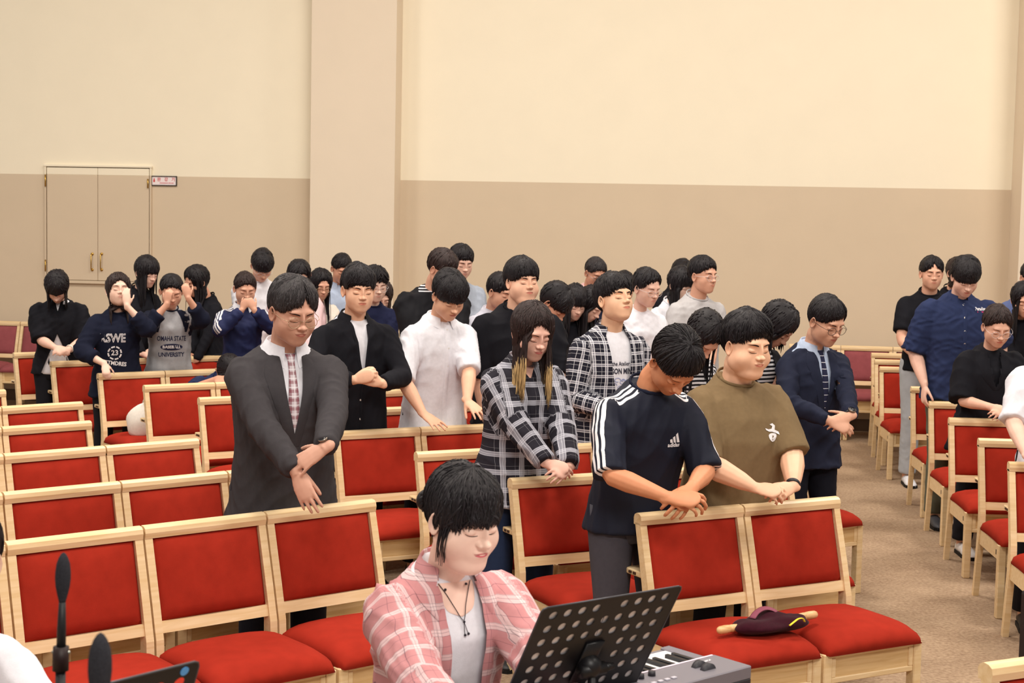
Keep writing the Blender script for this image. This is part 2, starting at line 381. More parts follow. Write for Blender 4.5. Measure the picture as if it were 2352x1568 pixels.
def build_hair(H, style, thick, R, C, near, length, push, part=0.15, spike=0.0, notch=None, side_sweep=0.0, tips=False, seed=1, hs=1.0, mess=1.0, asym=0.0, fall=40):
    """cap + overlapping locks in world space. R 3x3 head rotation, C head centre"""
    rng = np.random.default_rng(seed); bound = el_bound(style); parts = []; tipparts = []
    lod = near; near = lod > 0; long_ = style in ('long', 'longbang', 'bob')
    na, ne = (64, 20) if near else (36, 12)
    ph1, ph2 = rng.uniform(0, 6, 2); boff = rng.uniform(-2.5, 3.5) if asym == 0 else 0; asym = asym or rng.uniform(-7, 7)
    def bnd(a):
        b = bound(a+asym)+boff
        if notch is not None: b = b+notch[1]*np.exp(-((a-notch[0])/notch[2])**2)
        return b
    def pt(a_deg, e_deg, off):
        a, e = np.radians(a_deg), np.radians(e_deg)
        P = H.fast(a+0*e, e+0*a)
        n = np.linalg.norm(P, axis=1)[:, None]
        P = P*(1+np.asarray(off).reshape(-1, 1)/n); return P
    def thk(a, e, b):
        f = np.clip((e-b)/35, 0, 1)**.5
        vol = thick*(.55+.45*np.clip((e+10)/60, 0, 1))
        side = 1-.25*np.exp(-((np.abs(a)-90)/30)**2)*(0 if long_ else 1)
        w = 1+.10*np.sin(np.radians(a)*3+ph1)+.06*np.sin(np.radians(a)*7+ph2)
        return (.004+(vol-.004)*f)*side*w
    A = np.linspace(-180, 180, na+1)[:-1]; rings = []
    jag = rng.uniform(-1, 1, na)*3.0*mess
    for j in range(ne+1):
        f = j/ne; b = bnd(A)+jag*np.exp(-np.abs(A)/80)
        e = 89.5+(b-89.5)*f; off = thk(A, e, b)*(1+rng.uniform(-.05, .05, na)*mess)
        if j == ne: off = off*.5
        rings.append(pt(A, e, off))
    rings.append(pt(A, bnd(A)+2.5, np.full(na, -.004)))
    V, F = loft([r for r in rings]); parts.append((V@np.diag([hs]*3)@R.T+C, [f[::-1] for f in F]))
    # locks
    nl = (110, 380, 900)[lod] if not long_ else (100, 300, 620)[lod]
    segs = (5, 6, 8)[lod]
    crown = np.array([part*.03, -.03, .12])
    def lock(path, w, t, dst):
        n = len(path); u = np.linspace(0, 1, n); wid = w*np.minimum(1, .35+3*u)*(1-u**3*.9)
        rad = [(max(wid[i], .0008), max(t*(1-u[i]**2*.7), .0006)) for i in range(n)]
        up = path[0]-C; dst.append(tube(path, rad, 4, up=up))
    for i in range(nl):
        a = rng.uniform(-180, 180)
        if rng.random() < .35 and not long_: a = rng.uniform(-70, 70)
        b = float(bnd(np.array([a]))[0])
        e0 = rng.uniform(35, 85) if rng.random() < .75 else rng.uniform(min(max(b+6, 5), 59), 60)
        e0 = max(e0, min(b+8, 85)); over = rng.uniform(-2, 5)*mess if abs(a) < 62 else rng.uniform(-1, 2)
        e1 = b-over
        u = np.linspace(0, 1, segs); E = e0+(e1-e0)*u
        drift = (rng.uniform(-9, 9)*mess+side_sweep*max(0, 1-abs(a)/80))
        Aa = a+drift*u+(1-u)*rng.uniform(-12, 12)*mess
        off = thk(Aa, E, b)+rng.uniform(-.0003, .0011)*mess+spike*.1
        off = off*(1-.15*u); off[-1] = off[-1]*.6+.001
        if spike: off = off+spike*rng.uniform(.2, 1)*u*(E > 25)
        P = pt(Aa, E, off)*hs@R.T+C
        if long_ and abs(a) > fall:
            base = P; down = []
            L = length*rng.uniform(.82, 1.05); p = base[-1].copy(); d = base[-1]-base[-2]; d /= np.linalg.norm(d)+1e-9
            ns = segs+2
            for k in range(ns):
                d = d*.45+np.array([0, 0, -1.0])*.55+rng.normal(0, .05, 3); d /= np.linalg.norm(d)
                p = p+d*L/ns; p = push(p); down.append(p.copy())
            P = np.vstack([base, down])
            wd = rng.uniform(.004, .008) if near else rng.uniform(.010, .016)
            if tips:
                k = int(len(P)*.62); lock(P, wd, .0035, parts)
                Q = P[k:].copy(); Q = Q+(Q-C)*.006; lock(Q, wd*.8, .003, tipparts)
            else: lock(P, wd, .0035, parts)
        else:
            lock(P, (rng.uniform(.006, .010), rng.uniform(.003, .0055), rng.uniform(.0022, .0042))[lod], (.0018, .001, .0007)[lod], parts)
    return join(parts), (join(tipparts) if tipparts else None)

# ------------------------------------------------------------------ hands and arms
def unit(v):
    v = np.asarray(v, float); return v/(np.linalg.norm(v)+1e-12)
def ik(S, W, l1, l2, pole):
    D = W-S; L = np.linalg.norm(D); d = D/L; Lc = min(L, (l1+l2)*.995); Lc = max(Lc, abs(l1-l2)+.02)
    a = (l1*l1-l2*l2+Lc*Lc)/(2*Lc); h = math.sqrt(max(l1*l1-a*a, 0)); p = np.asarray(pole, float); p = unit(p-d*np.dot(p, d))
    return S+d*a+p*h, S+d*Lc
def hand(W, fd, nrm, right, curl=(.3, .3, .3, .3), spread=.06, s=1.0, thumb=(.75, .4), n=8):
    """palm, four jointed fingers and a thumb; W wrist, fd finger direction, nrm back of the hand"""
    Y = unit(fd); Z = unit(np.asarray(nrm)-Y*np.dot(nrm, Y)); X = np.cross(Y, Z); ts = -1 if right else 1
    M = np.stack([X, Y, Z], 1); parts = []
    def w(p): return W+M@(np.array(p)*s)
    def add(path, rad, nn=n, up=None): parts.append(tube([w(p) for p in path], [tuple(q*s for q in r) if not np.isscalar(r) else r*s for r in rad], nn, up=Z if up is None else up, roundcap=True))
    add([(0, -.02, 0), (0, .01, 0), (ts*.002, .035, 0), (ts*.001, .062, 0), (0, .088, -.001)],
        [(.025, .018), (.027, .017), (.036, .0155), (.0385, .014), (.037, .0115)], 12)
    bx = [ts*.029, ts*.0098, -ts*.0095, -ts*.0275]; ln = [.072, .079, .074, .058]; rr = [.0086, .0088, .0083, .0074]; by = [.086, .091, .087, .080]
    for i in range(4):
        c = curl[i] if not np.isscalar(curl) else curl; sp = (i-1.5)*spread*(-ts)
        p = np.array([bx[i], by[i]-.012, 0.001]); path = [p.copy()]; rad = [rr[i]*1.05]; ang = c*.75
        for k, (fr, add_) in enumerate(((.45, c*1.0), (.30, c*.8), (.25, 0))):
            L = ln[i]*fr+(.012 if k == 0 else 0)
            dr = np.array([math.sin(sp)*math.cos(ang), math.cos(sp)*math.cos(ang), -math.sin(ang)])
            p = p+dr*L*.5; path.append(p.copy()); rad.append(rr[i]*(1-.08*k-.02)); p = p+dr*L*.5; path.append(p.copy()); rad.append(rr[i]*(1.0-.09*(k+1)+.02))
            ang += add_
        add(path, rad)
    t0 = np.array([ts*.020, .018, -.006]); sp, cu = thumb
    d1 = unit([ts*math.sin(sp), math.cos(sp), -.35]); p1 = t0+d1*.042; d2 = unit([ts*math.sin(sp-cu*.6), math.cos(sp-cu*.6), -.45]); p2 = p1+d2*.030
    d3 = unit([ts*math.sin(sp-cu*1.2), math.cos(sp-cu*1.2), -.5]); p3 = p2+d3*.024
    add([t0, t0+d1*.02, p1, (p1+p2)/2, p2, p3], [.0135, .0125, .0102, .0096, .0092, .0076])
    return parts

# ------------------------------------------------------------------ clothes and whole figures
def frame(yaw):
    a = math.radians(yaw); f = np.array([math.sin(a), -math.cos(a), 0.]); x = np.array([-math.cos(a), -math.sin(a), 0.])
    return np.stack([x, f, np.array([0, 0, 1.])], 1)
def rot(ax, deg):
    return np.array(Matrix.Rotation(math.radians(deg), 3, ax))
PROF_M = [(-.012, .070, .066, -.002), (-.026, .086, .072, -.008), (-.038, .104, .074, -.012), (-.062, .138, .084, -.010), (-.10, .166, .096, -.004), (-.18, .170, .112, .006), (-.28, .160, .114, .010),
          (-.40, .152, .110, .008), (-.52, .160, .116, .004), (-.62, .168, .120, .002)]
PROF_F = [(-.014, .060, .057, -.002), (-.028, .074, .062, -.008), (-.040, .088, .066, -.012), (-.065, .114, .076, -.010), (-.105, .142, .088, -.004), (-.18, .148, .112, .012), (-.28, .136, .106, .012),
          (-.40, .132, .100, .006), (-.52, .158, .112, .002), (-.62, .172, .118, .0)]
def sring(c, hw, hd, B, n=28, p=2.35, tilt=0.0):
    a = np.arange(n)*2*math.pi/n; ca, sa = np.cos(a), np.sin(a)
    x = np.sign(ca)*np.abs(ca)**(2/p)*hw; y = np.sign(sa)*np.abs(sa)**(2/p)*hd
    R_ = c+np.outer(x, B[:, 0])+np.outer(y, B[:, 1]); R_[:, 2] -= tilt*sa; return R_
def vnormals(V, F):
    Q = np.array([f[:4] if len(f) >= 4 else [f[0], f[1], f[2], f[2]] for f in F])
    n = np.cross(V[Q[:, 2]]-V[Q[:, 0]], V[Q[:, 3]]-V[Q[:, 1]]); N = np.zeros_like(V)
    for k in range(4): np.add.at(N, Q[:, k], n)
    return N/(np.linalg.norm(N, axis=1)[:, None]+1e-12), Q
def wrinkle(P, seed, amp, kind=0):
    r = np.random.default_rng(seed); out = np.zeros(len(P))
    wx = .06*np.sin(P@r.normal(0, 9, 3)+1)+.05*np.sin(P@r.normal(0, 13, 3))
    for k in range(7):
        f = r.uniform(22, 62); d = unit(r.normal(0, 1, 3)*np.array([1, 1, .55 if kind == 0 else 1.2]))
        v = np.sin(P@d*f+wx*f*.9+r.uniform(0, 6)); m = .5+.5*np.sin(P@r.normal(0, 5, 3)+r.uniform(0, 6))
        out += (1-np.abs(v)**.8*1.6)*m/(f/30)
    return amp*out/3.0
class Fig: pass
def snap_depth(px, d, B, s, lean, pitch):
    """stand the person in the gap between two chair rows near depth d"""
    def hip(dd):
        C = atY(px[0], px[1], dd); return C+B[:, 1]*(-.05-.09*math.sin(math.radians(max(pitch, 0)))-.53*s*math.sin(math.radians(lean)))
    h0 = hip(d); best = None
    for st, ang in STANDROWS:
        a = math.radians(ang); bk = np.array([-math.sin(a), math.cos(a)]); al = np.array([math.cos(a), math.sin(a)])
        rel = h0[:2]-np.array(st)
        if rel @ al < -.45 or rel @ al > 3.2: continue
        o = rel @ bk; g = (hip(d+.1)[:2]-h0[:2]) @ bk/.1; dl = (.185-o)/g
        if abs(dl) < .46 and (best is None or abs(dl) < abs(best)): best = dl
    return d+(best or 0)
PEOPLE = []; HEADS = {}
_fontcache = {}
def text_mesh(txt, size, bold=0.0):
    cu = bpy.data.curves.new('t', 'FONT'); cu.body = txt; cu.size = size; cu.align_x = 'CENTER'; cu.align_y = 'CENTER'; cu.resolution_u = 2; cu.offset = bold
    o = bpy.data.objects.new('t', cu); TMPS.collection.objects.link(o); dg = tmp_dg()
    me = bpy.data.meshes.new_from_object(o.evaluated_get(dg)); V = np.array([v.co[:] for v in me.vertices]); F = [list(p.vertices) for p in me.polygons]
    bpy.data.objects.remove(o); bpy.data.curves.remove(cu); bpy.data.meshes.remove(me)
    if len(V) == 0: V = np.zeros((0, 3))
    return V, F
def person(label, px, d, yaw=28, pitch=12, hyaw=0, hroll=0, s=None, lean=3, g=1.0, sw=1.0, chub=0.0, fw=1.0, male=True, tone=(222, 170, 142),
           hair=('fringe', .022), hopt=None, hcol='black', hlen=.3, top=None, arms=None, bottom=(28, 28, 34), near=False, lod=None, snap=True, glasses=None, hs=None,
           group=None, legs='stand', shoes=(30, 30, 32), lipc=None, seed=None, open_=0.0, neckd=0.055, legsvis=False, shift=0.0, qual=1):
    top = top or {}; idx = len(PEOPLE); seed = seed if seed is not None else idx*7+3
    P = Fig(); PEOPLE.append(P)
    lod = lod if lod is not None else (2 if near else 0); near = lod == 2
    hs = (hs or (1.0 if male else .96))*1.05; B = frame(yaw); P.B = B
    if snap and legs == 'stand': d = snap_depth(px, d, B, s or 1.0, lean, pitch)
    C = atY(px[0], px[1], d); Rh = B@rot('Z', hyaw)@rot('X', -pitch)@rot('Y', hroll)
    sp = math.sin(math.radians(pitch)); s0 = s or 1.0
    K = C+Rh@(np.array([0, -.022, -.065])*hs)
    N = K+B@(np.array([shift, -.030-.045*max(sp, 0), -neckd])*s0)
    cl = math.cos(math.radians(lean)); sl = math.sin(math.radians(lean))
    if s is None: s = N[2]/(.92+.53*cl) if legs == 'stand' else 1.0
    spine = B@np.array([0, sl, cl]); hip = N-spine*.53*s
    P.N, P.s, P.C = N, s, C
    rloc = np.array([hip[0], hip[1], 0.0])
    if legs == 'sit': rloc[2] = 0
    root = empty('person', rloc.tolist()); tag(root, label, 'person', group); P.root = root
    skm = skin('%d_%d_%d' % tone, tone)
    prof = PROF_M if male else PROF_F
    def center(dz):
        q = -dz
        if q <= .53: return N-spine*q*s
        return hip-np.array([0, 0, 1.])*(q-.53)*s
    def tring(dz, hw, hd, yo, k=1.0, n=28, add=0.0):
        gg = 1+(g-1)*min(1, max(0, (-dz-.05)/.2)); swk = 1+(sw-1)*np.exp(-((dz+.09)/.12)**2)
        return sring(center(dz)+B[:, 1]*yo*s*(1+(g-1)*4*max(0, min(1, (-dz-.2)/.2))), hw*s*gg*swk*k+add, hd*s*gg*k+add*.8, B, n, tilt=(.030*s if dz > -.02 else (.024*s if dz > -.033 else (.012*s if dz > -.05 else 0))))
    # arms
    swx = (.160 if male else .138)*s*sw
    l1, l2 = (.285 if male else .268)*s, (.250 if male else .235)*s
    A = {}
    arms = arms or dict(kind='down')
    kind = arms.get('kind')
    for right in (True, False):
        sg = 1 if right else -1; sp_ = dict(curl=.5, spread=.05, thumb=(.7, .4))
        S = N-spine*.108*s+B@np.array([sg*swx, .005, 0])
        sp_['pole'] = B@np.array([sg*.55, -.7, -.35])
        key = 'R' if right else 'L'
        if key in arms: sp_.update(arms[key]); T = atY(sp_['at'][0], sp_['at'][1], d+sp_['at'][2]); sp_['w'] = T
        elif kind in ('clasp', 'interlace'):
            T = atY(arms['at'][0], arms['at'][1], d+arms['at'][2])
            o = arms.get('spreadx', .052)
            sp_['w'] = T+B@(np.array([sg*o, -.045, .030 if right else .018])*s)
            sp_['fd'] = (-sg*.78, .52, -.22); sp_['nrm'] = (sg*.45, .55, .62)
            sp_['curl'] = .62 if right else .50; sp_['spread'] = .09; sp_['thumb'] = (.55, .5)
        elif kind == 'rest':
            T = atY(arms['at'][0], arms['at'][1], d+arms['at'][2])+B@np.array([sg*arms.get('gap', .12), 0, 0])
            sp_['w'] = T; sp_['fd'] = (-sg*.25, .85, -.42); sp_['nrm'] = (0, .4, .9); sp_['curl'] = .25; sp_['spread'] = .10
        else:
            sp_['w'] = S+B@np.array([sg*.06*s, .06*s, -.50*s]); sp_['fd'] = (-sg*.1, .1, -1); sp_['nrm'] = (sg*1, .2, 0)
        if 'pole_b' in sp_: sp_['pole'] = B@np.array(sp_['pole_b'], float)
        E_, W = ik(S, np.array(sp_['w']), l1, l2, sp_['pole'])
        if 'fdw' in sp_: fd = np.array(sp_['fdw'], float)
        else: fd = B@np.array(sp_['fd'], float)
        nr = np.array(sp_['nrmw'], float) if 'nrmw' in sp_ else B@np.array(sp_.get('nrm', (0, 1, .5)), float)
        A[right] = (S, E_, W, fd, nr, sp_)
    P.A = A
    # ---- body (one mesh: head, neck, arms, hands, core, legs)
    H = HEADS.setdefault((fw, chub, male), Head(fw, chub, male)); na, ne = ((64, 50), (104, 80), (140, 110))[lod]
    hv, hf = head_grid(H, na, ne); hp = [(hv, hf), ear(1), ear(-1)]
    headV, headF = join(hp); headV = headV*hs@Rh.T+C
    av = (.0085, .0056, .0045)[lod]
    nr_ = (.056 if male else .046)*(1+.16*chub); parts = []
    nk = [K+Rh@np.array([0, .012, .02]), K+(N-K)*.35, K+(N-K)*.75+B@np.array([0, .004, 0]), N+B@np.array([0, -.005, -.05]), N-spine*.10]
    parts.append(tube(nk, [nr_*hs, nr_*hs, nr_*1.0*s, nr_*1.02*s, nr_*1.05*s], 18, up=B[:, 1]))
    core = loft([tring(z, w*.86, h_*.86, y, n=16) for z, w, h_, y in prof[2:]])
    af = (1.0 if male else .86)*(1+(g-1)*.9)
    slv = top.get('sleeve', 'short')
    for r_ in (True, False):
        S, E_, W, fd, nr, o = A[r_]
        mid = (S+E_)/2; m2 = E_+(W-E_)*.35; fdu = unit(fd)
        cvd = .80 if slv == 'long' else 1.0
        pts = [S, mid, E_-(E_-S)*.08, E_+(W-E_)*.08, m2, E_+(W-E_)*.75, W-(W-E_)*.02, W+fdu*.012]
        rad = [.050*cvd, .045*cvd, .040*cvd, .040*cvd, .041*cvd, .030*cvd, (.0235, .0235), (.025, .019)]
        rad = [(q*af*s if np.isscalar(q) else (q[0]*s, q[1]*s)) for q in rad]
        up = nr
        parts.append(tube(pts, rad, 12, up=up, roundcap=False))
        parts += hand(W, fd, nr, r_, o['curl'], o['spread'], s*(.95 if male else .88)*o.get('hsz', 1.0), o['thumb'])
    bV, bF = join(parts); bV, bF = remesh(bV, bF, av, 1 if near else 1, .4)
    blk = [(headV, headF), (bV, bF), core]
    # legs
    lv = []; foot = []
    hx = .092*s
    for sg in (-1, 1):
        hj = hip+B@np.array([sg*hx, 0, -.04*s])
        if legs == 'stand':
            ft = rloc+B@np.array([sg*.11, 0.0, 0]); kn = (hj+ft)/2+B@np.array([0, .03, 0]); kn[2] = .50*s; an = ft+np.array([0, 0, .09]); 
        else:
            kn = hj+B@np.array([sg*.10, .42, -.02]); an = kn+B@np.array([0, .0, 0]); an[2] = .10; ft = an.copy(); ft[2] = 0
        lv.append((hj, kn, an)); foot.append(ft)
        blk.append(tube([hj+np.array([0, 0, .05]), hj, (hj+kn)/2, kn, (kn+an)/2+B@np.array([0, -.02, 0]), an, ft+np.array([0, 0, .03])], [.07*s, .078*s, .066*s, .05*s, .05*s, .035*s, .035], 10))
    V, F = join(blk); make_obj('body', V-rloc, F, skm, root)
    lash, brow, lip = face_bits(H, near, open_)
    tf = lambda X: X*hs@Rh.T+C-rloc
    hm = HAIRM[hcol]
    for q in brow: make_obj('eyebrow', tf(q[0]), q[1], mat('brow', (62, 46, 42), .8, .1), root)
    for q in lash: make_obj('eyelash_line', tf(q[0]), q[1], mat('lash', (34, 22, 24), .7, .1), root)
    lc = lipc or tuple(int(c*f) for c, f in zip(tone, (.86, .62, .64)))
    make_obj('lips', tf(lip[0]), lip[1], mat('lips_%d_%d_%d' % lc, lc, .42, .35), root)
    # hair
    def push(p):
        rel = B.T@(p-N); dz = rel[2]/s
        if dz < .10 and dz > -.6 and rel[1] > .02 and abs(rel[0]) < .060*s: rel = np.array([math.copysign(.060*s, rel[0]), rel[1], rel[2]]); p = N+B@rel
        if dz > .01 or dz < -.6: return p
        zs = [q[0] for q in prof][::-1]; w = np.interp(dz, zs, [q[1] for q in prof][::-1])*s*sw+.02; h_ = np.interp(dz, zs, [q[2] for q in prof][::-1])*s+.02
        c = B.T@(center(dz)-N); x, y = rel[0]-c[0], rel[1]-c[1]; q = math.sqrt((x/w)**2+(y/h_)**2)+1e-6
        if q < 1:
            if abs(x) < .03 and y < 0: x, y = x, -h_
            elif y > 0: y = h_*math.sqrt(max(0, 1-(x/w)**2))
            else: x, y = x/q, y/q
            return N+B@np.array([c[0]+x, c[1]+y, rel[2]])
        return p
    ho = hopt or {}
    hp_, tips = build_hair(H, hair[0], hair[1]*1.08, Rh, C, lod, hlen, push, seed=seed, hs=hs, **ho)
    hob = make_obj('hair', hp_[0]-rloc, hp_[1], hm, root)
    if tips: make_obj('dyed_hair_tips', tips[0]-rloc, tips[1], HAIRM['blond'], root)
    # glasses
    if glasses:
        gp = []; ln = []
        r = .0235 if glasses[0] == 'round' else .024
        for sg in (-1, 1):
            a = np.linspace(0, 2*math.pi, 25)
            gy = .094
            pts = np.stack([sg*.0335+np.cos(a)*r, gy-.004*np.abs(np.cos(a)*sg+1)*.5+0*a, -.004+np.sin(a)*r*.86], 1)
            gp.append(tube(pts, [.0012]*25, 6))
            disc = np.vstack([[sg*.0335, gy-.002, -.004], pts[:-1]]); ln.append((disc, [[0, i+1, (i+1) % 24+1] for i in range(24)]))
            gp.append(tube([(sg*.0565, gy-.003, .002), (sg*.068, gy-.012, .004), (sg*.078, .05, .004), (sg*.080, .0, .004), (sg*.078, -.02, -.008)], [.0011]*5, 5))
        gp.append(tube([(-.011, .096, .001), (0, .101, .004), (.011, .096, .001)], [.0011]*3, 5))
        gv, gf = join(gp); go = make_obj('glasses', tf(gv), gf, mat('frame_'+glasses[1], {'gold': (190, 165, 135), 'black': (25, 25, 30), 'clear': (215, 205, 205), 'silver': (180, 180, 185)}[glasses[1]], .3, .6, .6 if glasses[1] in ('gold', 'silver') else 0), root)
        lv_, lf = join(ln); make_obj('lens', tf(lv_), lf, LENS, go)
    # ---- top garment
    if top:
        tk = top.get('kind', 'tee'); loose = top.get('loose', .012); hem = top.get('hem', -.60); vox = (.0135, .0095, .0075)[lod]
        pr = [q for q in prof if q[0] > hem+.02]; last = np.interp(hem, [q[0] for q in prof][::-1], [q[1] for q in prof][::-1]); lh = np.interp(hem, [q[0] for q in prof][::-1], [q[2] for q in prof][::-1])
        fl = top.get('flare', 1.04)
        rings = [tring(z, w, h_, y, 1.02, add=loose*min(1, max(.15, -z/.12))*(1+(fl-1)*8*max(0, -z-.2))) for z, w, h_, y in pr]+[tring(hem, last*fl, lh*fl, 0, 1.02, add=loose*1.3)]
        if tk in ('jacket', 'coat'): rings = rings[1:]
        cp = [loft(rings)]; S_info = {}
        slr = {'short': (.063, .064, .062), 'long': (.062, .056, .040), 'elbow': (.063, .066, .066), 'three': (.062, .058, .047)}[slv]
        k = (1.0 if male else .90)*(1+(g-1)*.8)*top.get('slk', 1.0)
        for r_ in (True, False):
            S, E_, W, fd, nr, o = A[r_]; inn = S+(N-spine*.115*s-S)*.38
            if slv == 'short': path = [inn, S, S+(E_-S)*.35, S+(E_-S)*.60, S+(E_-S)*.78]; rr = [.055, slr[0], .069, slr[1]*1.02, slr[2]*1.06]
            elif slv == 'elbow': path = [inn, S, S+(E_-S)*.4, S+(E_-S)*.75, E_+(W-E_)*.03]; rr = [.055, slr[0], .070, slr[1], slr[2]]
            else:
                fr = .97 if slv == 'long' else .62
                path = [inn, S, S+(E_-S)*.35, S+(E_-S)*.72, E_-(E_-S)*.06, E_+(W-E_)*.06, E_+(W-E_)*.3*fr/.97, E_+(W-E_)*.65*fr/.97, E_+(W-E_)*(fr-.05), E_+(W-E_)*fr]
                rr = [.055, slr[0], .061, .056, .054, .054, .051, .046, slr[2]*1.04, slr[2]*.98]
            path = np.array(path); path[0] -= spine*.006*s; n0 = len(path); path[1] = path[1]+(path[2]-path[1])*.10; rr[0] = .044; rr[1] = rr[1]*.97
            rr = np.interp(np.linspace(0, n0-1, 22), np.arange(n0), rr); path = catmull(path, 22)
            cp.append(tube(path, [q*k*s for q in rr], 18, up=B[:, 1])); S_info[r_] = path
        cV, cF = join(cp); cV, cF = remesh(cV, cF, vox, (3, 6, 10)[lod], .5)
        nn, Q = vnormals(cV, cF); cV = cV+nn*wrinkle(cV, seed, top.get('wr', .013)*(1.0 if near else 1.1))[:, None]
        rel = (cV-N)@B
        # cloth coordinates
        cuv = np.stack([rel[:, 0], rel[:, 2], np.zeros(len(cV))], 1); best = np.full(len(cV), 1e9); sleeve = np.zeros(len(cV), bool)
        for r_ in (True, False):
            S, E_, W, *_ = A[r_]; acc = 0
            for a_, b_ in ((S, E_), (E_, W)):
                ax = b_-a_; L = np.linalg.norm(ax); ax = ax/L; t = np.clip((cV-a_)@ax, 0 if a_ is not S else .02, L+.03); q = a_+t[:, None]*ax
                dist = np.linalg.norm(cV-q, axis=1); out_ = (rel[:, 0]*(1 if r_ else -1)) > swx*(.98 if a_ is S else -.5)
                m = (dist < .092*k*s) & (dist < best) & (out_ | (acc > 0)) & ((cV-a_)@ax > (-.03 if a_ is not S else -.02))
                if acc > 0: m &= dist < .066*k*s
                wd = unit(np.cross(ax, B[:, 1])); cuv[m, 0] = (cV[m]-a_)@wd; cuv[m, 1] = acc+((cV-a_)@ax)[m]
                cuv[m, 2] = 1; best[m] = dist[m]; sleeve |= m; acc += L
        if top.get('mat3'):
            cuv[:, 2] = 0; cuv[:, 0] = rel[:, 1]-.012
            for r_ in (True, False):
                S, E_, W, *_ = A[r_]; sg = 1 if r_ else -1
                nside = N+B@np.array([sg*.075*s, 0.0, -.03*s]); ax0 = unit(S-nside); ax1 = unit(E_-S)
                m0 = (rel[:, 0]*sg > .07*s) & ~sleeve & (rel[:, 2] > -.17*s); m1 = sleeve & (rel[:, 0]*sg > 0)
                fw0 = B[:, 1]; q0 = (cV-nside)@fw0
                fw1 = unit(B[:, 1]-ax1*np.dot(ax1, B[:, 1])); q1 = (cV-S)@fw1
                outw = unit(np.cross(fw1, ax1)); outw = outw*np.sign(np.dot(outw, B[:, 0])*sg)
                cuv[m0, 0] = q0[m0]-.012; cuv[m0, 2] = 1
                cuv[m1, 0] = q1[m1]-.012; cuv[m1, 2] = (((cV-S)@outw)[m1] > 0)*1.0
        keep = cF; fc = rel[Q].mean(axis=1); slf = sleeve[Q].sum(axis=1) >= 2; midx = None
        if top.get('slmat'): midx = slf.astype(int)
        opening = top.get('open')
        if opening:     # list of (z, halfwidth, cx) from top to bottom
            zz = [q[0]*s for q in opening][::-1]; ww = [q[1]*s for q in opening][::-1]; cx = [(q[2] if len(q) > 2 else 0)*s for q in opening][::-1]
            yc = np.interp(fc[:, 2], [-.7, 0], [((center(-.7)-N)@B)[1], 0])
            cut = (np.abs(fc[:, 0]-np.interp(fc[:, 2], zz, cx)) < np.interp(fc[:, 2], zz, ww, left=0, right=0)) & (fc[:, 1] > yc+.0) & (fc[:, 2] < zz[-1]+.05)
            sl_f = sleeve[Q[:, 0]]; cut &= ~sl_f
            keep = [f for f, c_ in zip(cF, cut) if not c_]
        P.bvh = BVHTree.FromPolygons([tuple(v) for v in cV], [f for f, q_ in zip(cF, slf) if not q_])
        name = {'tee': 't_shirt', 'shirt': 'shirt', 'jacket': 'jacket', 'polo': 'collared_pullover', 'cardigan': 'cardigan', 'blouse': 'blouse', 'coat': 'jacket'}[tk]
        P.top = make_obj(name, cV-rloc, keep, [top['mat'], top['slmat']] if top.get('slmat') else top['mat'], root, attrs=cuv, mat_idx=midx)
        if opening:
            rings = [tring(z, w, h_, y, .985, add=.0) for z, w, h_, y in prof if z > hem-.01]
            iV, iF = loft(rings); iV, iF = remesh(iV, iF, (.02, .014, .010)[lod], 3)
            nn, Q2 = vnormals(iV, iF); iV = iV+nn*wrinkle(iV, seed+5, .004)[:, None]
            ir = (iV-N)@B; iuv = np.stack([ir[:, 0], ir[:, 2], 0*ir[:, 0]], 1)
            P.inner = make_obj('undershirt', iV-rloc, iF, top['inner'], root, attrs=iuv); P.ibvh = BVHTree.FromPolygons([tuple(v) for v in iV], iF)
        # patches lying on the cloth
        def hit(x, z, bvh):
            o = N+B@np.array([x, 0, z])+B[:, 1]*.9; h = bvh.ray_cast(Vector(o), Vector(-B[:, 1]), 1.6)
            return np.array(h[0][:]) if h[0] is not None else None
        def patch(nm, Lp, Rp, m, off=.003, bvh=None, nu=5, nv=8, parent=None):
            bvh = bvh or P.bvh; Lp = catmull(np.array(Lp, float)*s, nv) if len(Lp) > 2 else np.linspace(np.array(Lp[0])*s, np.array(Lp[1])*s, nv)
            Rp = catmull(np.array(Rp, float)*s, nv) if len(Rp) > 2 else np.linspace(np.array(Rp[0])*s, np.array(Rp[1])*s, nv)
            pts = []; uv = []; lastp = None
            for j in range(nv):
                for i in range(nu):
                    f = i/(nu-1); x, z = Lp[j]*(1-f)+Rp[j]*f; h = hit(x, z, bvh)
                    if h is None: h = lastp if lastp is not None else N+B@np.array([x, .1, z])
                    lastp = h; edge = (i in (0, nu-1)) or (j in (0, nv-1))
                    pts.append(h+B[:, 1]*(off*.25 if edge else off)); uv.append((x, z, 0))
            F_ = [[j*nu+i, (j+1)*nu+i, (j+1)*nu+i+1, j*nu+i+1] for j in range(nv-1) for i in range(nu-1)]
            return make_obj(nm, np.array(pts)-rloc, F_, m, parent or P.top, attrs=uv)
        P.patch = patch
        def decal(nm, VF, cx, cz, m, off=.0022, ang=0.0, bvh=None, sx=1.0, parent=None):
            Vt, Ft = VF; pts = []; bvh = bvh or P.bvh
            ca, sa = math.cos(ang), math.sin(ang)
            for v in Vt:
                a_, b_ = v[0]*sx, v[1]; x = cx*s-(a_*ca-b_*sa); z = cz*s+(a_*sa+b_*ca); h = hit(x, z, bvh)
                if h is None: h = N+B@np.array([x, .12, z])
                pts.append(h+B[:, 1]*off)
            return make_obj(nm, np.array(pts)-rloc, Ft, m, parent or P.top, smooth=False)
        P.decal = decal
